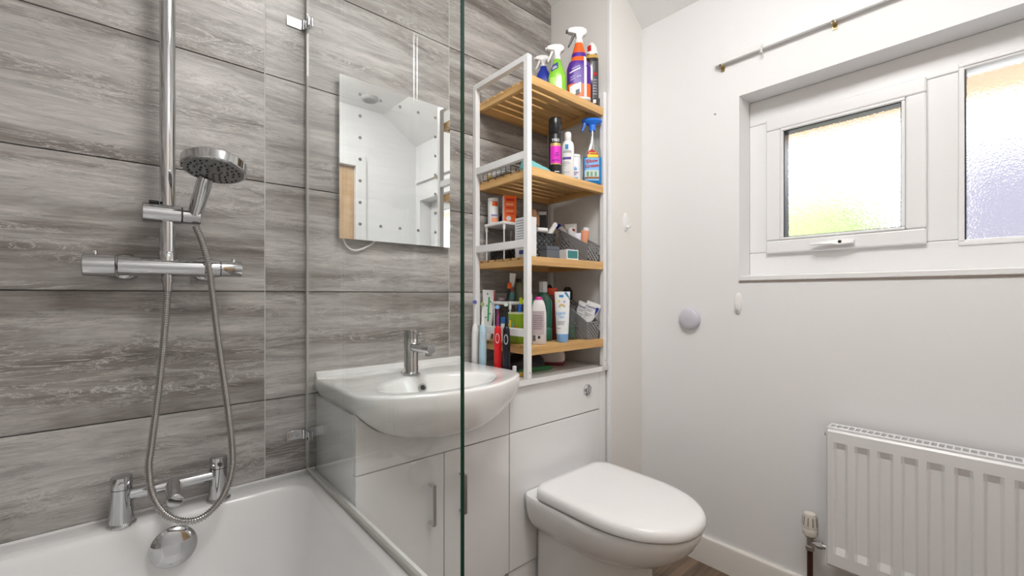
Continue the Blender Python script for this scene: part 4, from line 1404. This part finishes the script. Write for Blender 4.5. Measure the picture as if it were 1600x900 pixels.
t = thing('orange_carton', 'orange and white medicine carton on the plastic stand', 'box', (1.073, 1.236, S3 + 0.1424), FACE + 0.35)
BX((-0.024, -0.014, 0.0), (0.024, 0.014, 0.100)).build('carton', ORANGE, t, bevel=0.0008)
BX((-0.0245, -0.0145, 0.0005), (-0.0235, 0.0145, 0.0995)).build('white_side', WHITEL, t)
MB().lathe([(0.0095, 0), (0.0095, 0.0006), (0, 0.0006)], (-0.006, -0.0142, 0.014), (0, -1, 0), 20).build('round_badge', WHITEL, t)
for k, (z, h) in enumerate(((0.080, 0.008), (0.064, 0.006), (0.052, 0.004), (0.040, 0.004), (0.030, 0.003))):
    BX((-0.016, -0.0147, z), (0.016 - 0.004 * (k % 2), -0.0141, z + h)).build('print_bar', REDP if k % 2 == 0 else mat('peach_print', (0.90, 0.45, 0.28), 0.5), t)

t = thing('toiletry_bag', 'black spotted toiletry bag behind the orange carton', 'bag', (1.120, 1.290, S3 + 0.1424), 0.0)
R = []
for z, rx, ry in ((0.0, 0.036, 0.026), (0.006, 0.040, 0.031), (0.03, 0.038, 0.029), (0.052, 0.030, 0.020), (0.064, 0.022, 0.008), (0.068, 0.012, 0.003)):
    R.append([(x, yy, z + 0.004 * math.sin(5 * x / 0.03)) for x, yy in sell(rx, ry, 2.6, 28)])
MB().rings(R).build('bag', mat('black_nylon', (0.015, 0.012, 0.016), 0.55), t)
m = MB()
m.tube([(-0.024, -0.008, 0.062), (0.0, -0.009, 0.067), (0.024, -0.008, 0.062)], 0.0016, 6)
m.build('zip', GREYI, t)


def lattice(m, p00, p10, p11, p01, pitch, w, th):
    """crossing diagonal strips that fill the quad p00-p10-p11-p01"""
    p00, p10, p11, p01 = [Vector(p) for p in (p00, p10, p11, p01)]

    def P(s, q):
        return p00.lerp(p10, s).lerp(p01.lerp(p11, s), q)
    W = (p10 - p00).length
    H = max((p01 - p00).length, (p11 - p10).length)
    nrm = (p10 - p00).cross(p01 - p00).normalized()
    ns = max(2, round((W + H) / pitch))
    for sgn in (1, -1):
        for k in range(ns + 1):
            c = (W + H) * k / ns
            ends = []
            # x + z = c inside [0,W]x[0,H]
            for x, z in ((c, 0.0), (0.0, c), (W, c - W), (c - H, H)):
                if -1e-6 <= x <= W + 1e-6 and -1e-6 <= z <= H + 1e-6:
                    ends.append((x, z))
            ends = sorted(set((round(x, 6), round(z, 6)) for x, z in ends))
            if len(ends) < 2 or (Vector(ends[0]) - Vector(ends[-1])).length < 0.004:
                continue
            a, b_ = ends[0], ends[-1]
            fx = (lambda x: x) if sgn > 0 else (lambda x: W - x)
            A, B = P(fx(a[0]) / W, a[1] / H), P(fx(b_[0]) / W, b_[1] / H)
            off = nrm * (th * 0.45 * sgn)
            m.strip(A + off, B + off, w, th, nrm)
    return m


def sloped_basket(loc, rz, w, d, hf, hb, label, group, material=GREYW, pitch=0.0170, sw=0.0058):
    """open basket, front (local -y) low, back high, woven walls"""
    t = thing('storage_basket', label, 'basket', loc, rz, group)
    x0, x1, y0, y1 = -w / 2, w / 2, -d / 2, d / 2
    k = 0.004
    m = MB()
    lattice(m, (x0 + k, y0 + k, 0.004), (x1 - k, y0 + k, 0.004), (x1, y0, hf), (x0, y0, hf), pitch, sw, 0.002)
    m.build('front_weave', material, t)
    m = MB()
    lattice(m, (x1 - k, y1 - k, 0.004), (x0 + k, y1 - k, 0.004), (x0, y1, hb), (x1, y1, hb), pitch, sw, 0.002)
    m.build('back_weave', material, t)
    for sx, nm in ((x0, 1), (x1, -1)):
        m = MB()
        lattice(m, (sx + k * nm, y0 + k, 0.004), (sx + k * nm, y1 - k, 0.004), (sx, y1, hb), (sx, y0, hf), pitch, sw, 0.002)
        m.build('side_weave', material, t)
    m = MB()
    m.tube([(x0, y0, hf), (x1, y0, hf), (x1, y1, hb), (x0, y1, hb), (x0, y0, hf)], 0.0024, 8)
    m.build('rim', material, t)
    BX((x0 + k, y0 + k, 0.0), (x1 - k, y1 - k, 0.004)).build('base', material, t)
    return t


sloped_basket((1.092, 1.268, S3 + 0.0002), 0, 0.106, 0.086, 0.052, 0.060, 'low black basket under the white stand', 'black perforated baskets', BLACKP, 0.018, 0.0066)
t = thing('white_carton', 'tall white carton with small grey print behind the rack post', 'box', (1.0395, 1.110, S3))
BX((-0.020, -0.034, 0.0), (0.020, 0.034, 0.140)).build('carton', mat('white_card', (0.80, 0.81, 0.83), 0.45), t, bevel=0.001)
for k in range(9):
    z = 0.128 - 0.009 * k
    BX((-0.0206, -0.026 + 0.004 * (k % 3), z), (-0.0201, 0.028, z + 0.0022)).build('print_line', GREYI, t)
BX((-0.0206, -0.010, 0.012), (-0.0201, 0.012, 0.026)).build('blue_mark', NAVY, t)

cosm = sloped_basket((1.170, 1.178, S3), -0.15, 0.104, 0.080, 0.100, 0.104, 'black diamond-hole basket of cosmetics on the third shelf', 'black perforated baskets', BLACKP, 0.0205, 0.0074)
BX((-0.046, -0.034, 0.0045), (0.046, 0.034, 0.086)).build('liner', mat('white_liner', (0.75, 0.75, 0.76), 0.6), cosm, bevel=0.002)


def stick(name, label, cat, p0, p1, r0, r1, ma, mb, split=0.5, group=None):
    t = thing(name, label, cat, p0, 0, group)
    p0, p1 = Vector(p0), Vector(p1)
    d = p1 - p0
    MB().cyl((0, 0, 0), d * split, r0, (r0 + r1) / 2, 16).build('handle', ma, t)
    MB().lathe([(r1 * 0.9, 0), (r1, d.length * (1 - split) * 0.2), (r1, d.length * (1 - split) * 0.8), (r1 * 0.5, d.length * (1 - split))], d * split, d, 16).build('head', mb, t)
    return t


zc = S3 + 0.088
TAN = mat('tan_skin_tone', (0.45, 0.22, 0.12), 0.5)
stick('makeup_brush', 'tan make-up brush in the black cosmetics basket', 'brush', (1.150, 1.185, zc), (1.142, 1.180, zc + 0.105), 0.008, 0.016, BLACKP, TAN)
stick('compact_case', 'tan capped bottle in the black cosmetics basket', 'cosmetic', (1.176, 1.196, zc), (1.172, 1.192, zc + 0.092), 0.012, 0.013, BLACKP, TAN)
t = thing('hair_tool', 'black boxy bottle with a grey top in the cosmetics basket', 'cosmetic', (1.205, 1.192, zc), FACE)
BX((-0.017, -0.010, 0.0), (0.017, 0.010, 0.092)).build('bottle', BLACKP, t, bevel=0.003)
MB().rings([[(x, yy, 0.0925) for x, yy in sell(0.015, 0.009, 3, 16)], [(x, yy, 0.106) for x, yy in sell(0.017, 0.004, 3, 16)]]).build('grey_top', mat('silver_grey', (0.5, 0.52, 0.53), 0.4), t)
stick('white_tube', 'white stick leaning right out of the cosmetics basket', 'cosmetic', (1.208, 1.158, zc + 0.014), (1.232, 1.144, zc + 0.060), 0.010, 0.010, WPLAS, WPLAS)
stick('mascara', 'thin black mascara standing in the cosmetics basket', 'cosmetic', (1.138, 1.158, zc), (1.136, 1.156, zc + 0.045), 0.005, 0.006, BLACKP, BLACKP)
stick('white_tube', 'white fat tube lying over the front of the cosmetics basket', 'cosmetic', (1.134, 1.150, S3 + 0.1135), (1.182, 1.142, S3 + 0.1135), 0.0085, 0.0095, WPLAS, WPLAS)

t = thing('grey_box', 'small slate-grey box in front of the black basket', 'box', (1.128, 1.079, S3), -0.10)
BX((-0.030, -0.020, 0.0), (0.030, 0.020, 0.043)).build('box', mat('slate_card', (0.11, 0.125, 0.15), 0.5), t, bevel=0.001)
BX((-0.0305, -0.0205, 0.030), (0.0305, 0.0205, 0.0318)).build('lid_line', BLACKP, t)
t = thing('teal_front_box', 'small white box with a teal front at the shelf edge', 'box', (1.233, 1.080, S3), -0.12)
BX((-0.029, -0.021, 0.0), (0.029, 0.021, 0.038)).build('box', mat('white_card', (0.80, 0.81, 0.83), 0.45), t, bevel=0.0012)
BX((-0.0245, -0.0216, 0.006), (0.0245, -0.0208, 0.034)).build('teal_panel', mat('teal_panel', (0.03, 0.20, 0.20), 0.4), t)

gb3 = sloped_basket((1.352, 1.132, S3), 0.0, 0.072, 0.150, 0.064, 0.138, 'grey woven sloped basket of tubes on the third shelf', 'grey woven sloped baskets')
BX((-0.030, -0.068, 0.0045), (0.030, 0.068, 0.040)).build('liner', mat('dark_liner', (0.05, 0.05, 0.055), 0.7), gb3)
zt = S3 + 0.042
TB = 'tubes in the grey basket on the third shelf'
tube_pack((1.337, 1.172, zt + 0.052), (-0.45, -0.60, FACE), 0.085, 0.038, WPLAS, BLUE, 'white tube with a blue cap tipping left out of the third-shelf basket', group=TB, flip=True)
tube_pack((1.352, 1.150, zt), (0.05, -0.25, FACE), 0.100, 0.034, WPLAS, WPLAS, 'plain white tube leaning left in the third-shelf basket', group=TB, flip=True)
t = tube_pack((1.362, 1.176, zt), (0, -0.05, FACE), 0.120, 0.050, WPLAS, REDP, 'tall white tube with a red print at the back of the third-shelf basket', group=TB)
BX((-0.016, -0.0075, 0.088), (0.016, -0.0060, 0.098)).build('red_print', REDP, t)
tube_pack((1.340, 1.128, zt), (0.05, 0.0, FACE), 0.075, 0.032, mat('lavender_tube', (0.70, 0.68, 0.78), 0.4), NAVY, 'short lavender tube in the middle of the third-shelf basket', group=TB)
tube_pack((1.356, 1.112, zt), (0.06, 0.10, FACE), 0.085, 0.034, mat('apricot_tube', (0.72, 0.30, 0.16), 0.4), WPLAS, 'apricot tube at the front of the third-shelf basket', group=TB)
tube_pack((1.370, 1.128, zt), (0.0, 0.16, FACE), 0.100, 0.036, mat('blue_white_tube', (0.42, 0.55, 0.80), 0.35), WPLAS, 'pale blue tube with a white cap at the right of the third-shelf basket', group=TB, flip=True)

# ---- fourth shelf
t = tube_pack((1.029, 1.3195, S4 + 0.0012), (0.0, 0.05, FACE), 0.190, 0.050, WPLAS, WPLAS, 'white and green toothpaste tube standing behind the guard bar', 'toothpaste_tube')
BX((0.002, -0.0185, 0.07), (0.008, -0.0165, 0.16)).build('green_stripe', mat('leaf_green_print', (0.05, 0.35, 0.10), 0.5), t)
BX((0.021, -0.006, 0.11), (0.024, -0.001, 0.188)).build('red_edge', REDP, t)
for k in range(7):
    MB().lathe([(0.0035, 0), (0.0035, 0.0008), (0, 0.0008)], (-0.004 + 0.007 * ((k * 5) % 3), -0.0165 + 0.0023 * k * 0.9, 0.085 + 0.015 * k), (0, -1, 0.1), 8).build('speckle', GRAPH, t)
stand((1.102, 1.246, S4), 0.130, 0.110, 0.148, 'white plastic stand with a glass tumbler on the bottom shelf')
zt = S4 + 0.1482
t = thing('tumbler', 'teal glass tumbler on the plastic stand of the bottom shelf', 'glass', (1.078, 1.232, zt))
MB().lathe([(0.0, 0.0), (0.017, 0.0), (0.0195, 0.060), (0.0180, 0.060), (0.0158, 0.004), (0.0, 0.004)], (0, 0, 0), seg=26).build('glass', CLEARP, t)
MB().lathe([(0.0, 0.0045), (0.0150, 0.0045), (0.0164, 0.034), (0.0, 0.034)], (0, 0, 0), seg=26).build('water', mat('teal_water', (0.10, 0.38, 0.38), 0.1), t)
t = tube_pack((1.082, 1.236, zt + 0.036), (0.06, 0.10, FACE), 0.070, 0.024, WPLAS, REDP, 'small white and red tube standing in the tumbler', 'toothpaste_tube')
stick('razor', 'black razor with an orange head beside the tumbler', 'razor', (1.053, 1.226, zt), (1.064, 1.222, zt + 0.070), 0.005, 0.008, BLACKP, ORANGE, 0.68)
t = thing('soap_dish', 'small dark dish at the left of the plastic stand', 'dish', (1.056, 1.258, zt))
MB().lathe([(0.010, 0.0), (0.016, 0.004), (0.0175, 0.012), (0.0155, 0.012), (0.010, 0.005), (0.0, 0.005)], (0, 0, 0), seg=22).build('dish', mat('mauve_dish', (0.30, 0.22, 0.24), 0.4), t)
t = thing('olive_bottle', 'olive green bottle on the plastic stand behind the front post', 'bottle', (1.120, 1.236, zt), FACE)
b = Body([(0.0, 0.022, 0.018, 2.4), (0.004, 0.024, 0.019, 2.4), (0.045, 0.024, 0.019, 2.4), (0.066, 0.014, 0.013, 2), (0.072, 0.010, 0.010, 2)])
b.mesh().build('bottle', mat('olive_plastic', (0.17, 0.18, 0.11), 0.3), t)
MB().lathe([(0.0105, 0.0722), (0.0105, 0.086), (0.0, 0.087)], (0, 0, 0), seg=18).build('cap', BLACKP, t)

t = thing('green_cup', 'lime green cup holding a child toothbrush behind the guard bar', 'cup', (1.044, 1.152, S4))
b = Body([(0.0, 0.025, 0.025, 5), (0.003, 0.027, 0.027, 5), (0.104, 0.030, 0.030, 5)])
b.mesh().build('cup', mat('lime_cup', (0.26, 0.42, 0.02), 0.4), t)
MB().rings([[(x, yy, 0.1042) for x, yy in sell(0.0305, 0.0305, 5, 36)], [(x, yy, 0.110) for x, yy in sell(0.0305, 0.0305, 5, 36)]]).build('rim', mat('pale_lime', (0.62, 0.68, 0.42), 0.4), t)
for k, mm in enumerate((ORANGE, GRAPH, YELLOW)):
    BX((-0.0305, -0.020 + 0.014 * k, 0.030 + 0.012 * k), (-0.0285, -0.010 + 0.014 * k, 0.062 + 0.010 * k)).build('animal_print', mm, t, bevel=0.001)
t = thing('child_toothbrush', 'blue and yellow child toothbrush in the green cup', 'toothbrush', (1.044, 1.148, S4 + 0.111))
MB().tube([(0, 0, 0), (0.001, -0.002, 0.02), (0.003, -0.003, 0.028)], 0.006, 10).build('handle', SKYB, t)
MB().tube([(0.003, -0.003, 0.027), (0.004, -0.004, 0.052)], 0.0055, 10).build('neck', mat('acid_yellow', (0.55, 0.72, 0.03), 0.4), t)
BX((0.004, -0.012, 0.030), (0.016, 0.003, 0.044)).build('figure', mat('acid_yellow', (0.55, 0.72, 0.03), 0.4), t, bevel=0.003)
t = thing('blue_carton', 'small blue and white carton behind the guard bar', 'box', (1.045, 1.226, S4), FACE)
BX((-0.016, -0.011, 0.0), (0.016, 0.011, 0.066)).build('carton', WHITEL, t, bevel=0.001)
BX((-0.0164, -0.0114, 0.066), (0.0164, 0.0114, 0.090)).build('blue_top', mat('cobalt_card', (0.03, 0.14, 0.42), 0.4), t, bevel=0.001)

t = thing('shampoo_bottle', 'white bottle with a pink cap, upside down, next to the front post', 'bottle', (1.073, 1.079, S4), FACE)
b = Body([(0.0, 0.024, 0.016, 2.8), (0.004, 0.027, 0.0185, 2.8), (0.110, 0.0265, 0.0185, 2.6), (0.135, 0.0225, 0.017, 2.4), (0.152, 0.0165, 0.014, 2.2), (0.1545, 0.013, 0.012, 2)])
b.mesh().build('bottle', mat('pearl_white_plastic', (0.74, 0.71, 0.71), 0.3), t)
b.patch(-0.022, 0.020, 0.035, 0.116).build('label', mat('mauve_label', (0.50, 0.43, 0.45), 0.45), t)
for k in range(7):
    b.patch(-0.019, 0.012 + 0.002 * (k % 3), 0.098 - 0.0075 * k, 0.101 - 0.0075 * k, 0.0012, 8, 1).build('print_line', mat('mauve_ink', (0.30, 0.22, 0.25), 0.5), t)
b.patch(-0.020, -0.010, 0.012, 0.032).build('barcode', BARC, t)
b.patch(-0.002, 0.006, 0.020, 0.030).build('small_print', INK, t)
MB().lathe([(0.0128, 0.1545), (0.0125, 0.160), (0.009, 0.165), (0, 0.1665)], (0, 0, 0), seg=24).build('cap', mat('pink_cap', (0.62, 0.03, 0.28), 0.35), t)

t = thing('mouthwash_bottle', 'clear green mouthwash bottle with a clear cap', 'bottle', (1.168, 1.150, S4), FACE)
b = Body([(0.0, 0.031, 0.019, 4), (0.004, 0.034, 0.022, 4), (0.045, 0.034, 0.022, 4), (0.050, 0.031, 0.020, 4), (0.056, 0.034, 0.022, 4), (0.150, 0.034, 0.022, 4), (0.170, 0.022, 0.018, 2.6), (0.182, 0.014, 0.014, 2)])
b.mesh().build('bottle', mat('emerald_mouthwash', (0.012, 0.14, 0.095), 0.08, coat=0.5), t)
b.patch(-0.028, 0.006, 0.075, 0.145).build('label', mat('mint_label', (0.05, 0.22, 0.15), 0.4), t)
MB().lathe([(0.0165, 0.1822), (0.0170, 0.184), (0.0175, 0.220), (0.0165, 0.222), (0.0, 0.222)], (0, 0, 0), seg=6).build('cap', mat('frosted_cap', (0.62, 0.64, 0.68), 0.25), t)
t = thing('mint_bottle', 'slim green bottle with a white nozzle behind the front post', 'bottle', (1.112, 1.164, S4), FACE)
b = Body([(0.0, 0.018, 0.016, 2.4), (0.004, 0.020, 0.017, 2.4), (0.135, 0.020, 0.017, 2.4), (0.155, 0.010, 0.010, 2)])
b.mesh().build('bottle', mat('mint_green_plastic', (0.08, 0.33, 0.20), 0.3), t)
MB().lathe([(0.009, 0.1552), (0.009, 0.170), (0.006, 0.178), (0.0035, 0.205), (0.0, 0.206)], (0, 0, 0), seg=16).build('nozzle', WPLAS, t)

t = thing('red_bottle', 'dark red bottle with an orange-red lid behind the white rainbow tube', 'bottle', (1.226, 1.172, S4), FACE)
b = Body([(0.0, 0.026, 0.022, 3), (0.004, 0.029, 0.024, 3), (0.165, 0.029, 0.024, 3), (0.172, 0.027, 0.022, 3)])
b.mesh().build('bottle', mat('maroon_plastic', (0.16, 0.012, 0.012), 0.25), t)
MB().lathe([(0.029, 0.1722), (0.030, 0.174), (0.030, 0.196), (0.028, 0.199), (0, 0.1995)], (0, 0, 0), seg=30).build('lid', mat('scarlet_lid', (0.62, 0.05, 0.015), 0.35), t)

t = thing('lotion_tube', 'white talc tube with rainbow print standing on a blue cap', 'tube', (1.190, 1.074, S4), FACE + 0.03)
R = [[(x, yy, z) for x, yy in sell(rx, ry, 2.2, 30)] for z, rx, ry in ((0.030, 0.0225, 0.018), (0.06, 0.0235, 0.0165), (0.12, 0.0262, 0.0095), (0.165, 0.0280, 0.0032), (0.184, 0.0285, 0.0014))]
MB().rings(R).build('tube', mat('soft_white_tube', (0.80, 0.82, 0.83), 0.35), t)
b = Body([(0.030, 0.0225, 0.018, 2.2), (0.06, 0.0235, 0.0165, 2.2), (0.12, 0.0262, 0.0095, 2.2), (0.165, 0.0280, 0.0032, 2.2), (0.184, 0.0285, 0.0014, 2.2)])
MB().lathe([(0.0, 0.0), (0.0205, 0.0), (0.0212, 0.002), (0.0218, 0.0295), (0.0205, 0.030)], (0, 0, 0), seg=30).build('cap', mat('baby_blue_cap', (0.22, 0.43, 0.75), 0.35), t)
b.patch(-0.012, 0.004, 0.163, 0.172).build('blue_badge', mat('mid_blue_print', (0.03, 0.22, 0.52), 0.4), t)
m = MB()
m.bm.faces.new([m.bm.verts.new((x, b.y(x, z, 0.0012), z)) for x, z in ((0.006, 0.182), (0.016, 0.182), (0.027, 0.160), (0.027, 0.170 - 0.018))])
m.build('corner_flash', mat('mid_blue_print', (0.03, 0.22, 0.52), 0.4), t, smooth=False)
for k, mm in enumerate((mat('rainbow_pink', (0.75, 0.30, 0.40), 0.5), YELLOW, mat('rainbow_green', (0.20, 0.50, 0.22), 0.5))):
    m = MB()
    r0, r1 = 0.0125 - 0.0022 * k, 0.0103 - 0.0022 * k
    for i in range(12):
        q = [(rr * math.cos(PI * (i + e) / 12), rr * math.sin(PI * (i + e) / 12)) for rr, e in ((r0, 0), (r0, 1), (r1, 1), (r1, 0))]
        m.bm.faces.new([m.bm.verts.new((-0.002 + x, b.y(-0.002 + x, 0.127 + z, 0.0012), 0.127 + z)) for x, z in q])
    m.build('rainbow_band', mm, t, smooth=False)
for x, z, mm in ((-0.012, 0.149, YELLOW), (0.007, 0.147, mat('lilac_star', (0.50, 0.35, 0.65), 0.5))):
    m = MB()
    m.bm.faces.new([m.bm.verts.new((x + (0.0058 if i % 2 == 0 else 0.0028) * math.cos(PI / 2 + PI * i / 5), b.y(x, z, 0.0014), z + (0.0058 if i % 2 == 0 else 0.0028) * math.sin(PI / 2 + PI * i / 5))) for i in range(10)])
    m.build('star', mm, t, smooth=False)
letter(t, b, 'Liquid', 0.014, -0.006, 0.106, LBLUE)
letter(t, b, 'Talc', 0.014, -0.006, 0.092, LBLUE)
print_lines(t, b, [(-0.018, 0.010, 0.074), (-0.018, 0.004, 0.069), (-0.018, 0.006, 0.064), (-0.018, -0.006, 0.050)], GREYI, 0.0018)

t = thing('clear_pouch', 'clear plastic pouch standing left of the lower grey basket', 'pouch', (1.277, 1.108, S4), FACE)
R = [[(x, yy, z) for x, yy in sell(rx, ry, 2.4, 24)] for z, rx, ry in ((0.0, 0.026, 0.012), (0.02, 0.028, 0.013), (0.08, 0.026, 0.009), (0.118, 0.022, 0.003), (0.126, 0.021, 0.001))]
MB().rings(R).build('pouch', CLEARP, t)
BX((-0.017, -0.006, 0.003), (0.017, 0.006, 0.055)).build('contents', mat('dark_green_contents', (0.05, 0.10, 0.07), 0.5), t, bevel=0.004)

gb4 = sloped_basket((1.350, 1.122, S4), 0.0, 0.074, 0.130, 0.066, 0.148, 'grey woven sloped basket of cream tubes on the bottom shelf', 'grey woven sloped baskets')
BX((-0.030, -0.058, 0.0045), (0.030, 0.058, 0.040)).build('liner', mat('dark_liner', (0.05, 0.05, 0.055), 0.7), gb4)
CT = 'cream tubes in the bottom-shelf basket'
for loc, rot, lab in (((1.338, 1.134, S4 + 0.044), (0.02, 0.40, FACE), 'white cream tube with blue corner, left one in the bottom basket'),
                      ((1.350, 1.098, S4 + 0.044), (0.10, 0.36, FACE), 'white cream tube with blue corner, right one in the bottom basket')):
    t = thing('cream_tube', lab, 'tube', loc, 0, CT)
    t.rotation_euler = rot
    b = Body([(0.012, 0.012, 0.011, 2), (0.03, 0.017, 0.010, 2.2), (0.07, 0.025, 0.0055, 2.4), (0.094, 0.029, 0.0018, 2.6), (0.104, 0.030, 0.0012, 2.6)])
    b.mesh().build('tube', WPLAS, t)
    MB().lathe([(0.0, 0.0), (0.0095, 0.0), (0.0105, 0.012)], (0, 0, 0), seg=20).build('cap', WPLAS, t)
    letter(t, b, 'CeraVe', 0.0125, -0.007, 0.084, NAVY)
    print_lines(t, b, [(-0.020, 0.004, 0.072), (-0.019, 0.000, 0.066), (-0.018, 0.006, 0.055), (-0.017, 0.000, 0.048)], GREYI, 0.002)
    m = MB()
    m.bm.faces.new([m.bm.verts.new((x, b.y(x, q, 0.0014), q)) for x, q in ((0.012, 0.090), (0.025, 0.090), (0.0225, 0.074), (0.017, 0.056))])
    m.build('blue_corner', BLUE, t, smooth=False)
stick('hair_brush', 'black paddle hair brush standing behind the bottom grey basket', 'brush', (1.366, 1.207, S4 + 0.001), (1.369, 1.205, S4 + 0.205), 0.006, 0.020, BLACKP, BLACKP, 0.6)
t = thing('black_comb', 'black rounded comb handle behind the red lid', 'comb', (1.290, 1.235, S4))
MB().rings([[(x, yy, z) for x, yy in sell(rx, ry, 2.2, 20)] for z, rx, ry in ((0.0, 0.012, 0.006), (0.16, 0.012, 0.006), (0.185, 0.018, 0.008), (0.205, 0.016, 0.007), (0.215, 0.006, 0.003))]).build('handle', BLACKP, t)

# ---- worktop: electric toothbrushes and oddments
def e_brush(loc, mbody, mneck, mring, label, h, rz=FACE):
    t = thing('electric_toothbrush', label, 'toothbrush', loc, rz, 'electric toothbrushes beside the basin')
    MB().lathe([(0.0115, 0.0), (0.0130, 0.003), (0.0138, 0.05), (0.0132, 0.13), (0.0115, 0.160), (0.0085, 0.168), (0.0070, 0.170)], (0, 0, 0), seg=24).build('handle', mbody, t)
    MB().lathe([(0.0068, 0.1702), (0.0062, 0.176), (0.0050, 0.185), (0.0042, h - 0.012), (0.0036, h - 0.004)], (0, 0, 0), seg=16).build('neck', mneck, t)
    MB().cyl((0, 0.004, h), (0, -0.006, h), 0.0075, seg=18).build('head', mneck, t)
    MB().cyl((0, -0.0062, h), (0, -0.014, h), 0.0068, seg=18).build('bristles', mring, t)
    m = MB()
    m.tube([(0.0060 * math.cos(a), -0.0143 - 0.0002 * abs(math.cos(a)) + (0.0035 * abs(math.cos(a))), 0.128 + 0.016 * math.sin(a)) for a in [2 * PI * i / 20 for i in range(21)]], 0.0011, 6)
    m.build('button_ring', mat('silver_white', (0.75, 0.76, 0.78), 0.3), t)
    return t


WTZ = WT + 0.0003
e_brush((0.9585, 1.297, WTZ), WPLAS, WPLAS, mat('blue_bristle', (0.10, 0.12, 0.40), 0.6), 'white electric toothbrush nearest the tiles', 0.252)
e_brush((0.9590, 1.252, WTZ), mat('ice_blue_plastic', (0.48, 0.68, 0.80), 0.3), WPLAS, mat('olive_bristle', (0.35, 0.40, 0.18), 0.6), 'pale blue electric toothbrush beside the basin', 0.245)
e_brush((0.9590, 1.166, WTZ), mat('cherry_red_plastic', (0.72, 0.010, 0.014), 0.3), mat('patterned_neck', (0.25, 0.03, 0.14), 0.5, vary=0.9, bscale=120), LBLUE, 'red electric toothbrush beside the basin', 0.236)
e_brush((0.9590, 1.120, WTZ), mat('gloss_black_plastic', (0.010, 0.010, 0.018), 0.2), mat('gloss_black_plastic', (0.01, 0.01, 0.018), 0.2), mat('mint_bristle', (0.55, 0.72, 0.58), 0.6), 'black electric toothbrush beside the basin', 0.246)
t = thing('folded_bag', 'black and green folded bag under the bottom shelf', 'bag', (1.105, 1.195, WTZ), -0.1)
R = [[(x, yy, z + 0.006 * math.sin(40 * x) * (1 if 0.01 < z < 0.06 else 0)) for x, yy in sell(rx, ry, 2.8, 30)] for z, rx, ry in ((0.0, 0.075, 0.060), (0.008, 0.082, 0.066), (0.035, 0.078, 0.060), (0.052, 0.060, 0.044), (0.060, 0.030, 0.020))]
MB().rings(R).build('bag', mat('black_nylon', (0.015, 0.012, 0.016), 0.55), t)
BX((-0.070, -0.072, 0.0), (0.080, -0.064, 0.016)).build('green_piping', mat('dark_green_trim', (0.03, 0.16, 0.05), 0.5), t, bevel=0.003)
t = thing('wash_mitt', 'pinkish white pad with a dark red rim under the bottom shelf', 'pad', (1.262, 1.195, WTZ), FACE)
MB().rings([[(x, yy, z) for x, yy in sell(rx, ry, 2.8, 30)] for z, rx, ry in ((0.012, 0.046, 0.018), (0.018, 0.052, 0.022), (0.045, 0.052, 0.022), (0.058, 0.044, 0.018), (0.062, 0.026, 0.010))]).build('pad', mat('pinkish_white', (0.68, 0.60, 0.57), 0.6), t)
MB().rings([[(x, yy, z) for x, yy in sell(rx, ry, 2.8, 30)] for z, rx, ry in ((0.0, 0.044, 0.018), (0.004, 0.050, 0.022), (0.0119, 0.050, 0.022))]).build('rim', mat('dark_red_rim', (0.20, 0.02, 0.03), 0.6), t)
t = thing('amber_bar', 'small amber bar near the foot of the front post', 'soap', (1.008, 1.088, WTZ), 0.3)
BX((-0.016, -0.010, 0.0), (0.016, 0.010, 0.014)).build('bar', mat('amber_soap', (0.50, 0.32, 0.06), 0.4), t, bevel=0.003, seg=3)
t = thing('charging_plug', 'small white charger plug beside the black toothbrush', 'charger', (0.9655, 1.086, WTZ), 0.2)
BX((-0.006, -0.005, 0.0), (0.006, 0.005, 0.040)).build('case', WPLAS, t, bevel=0.002)
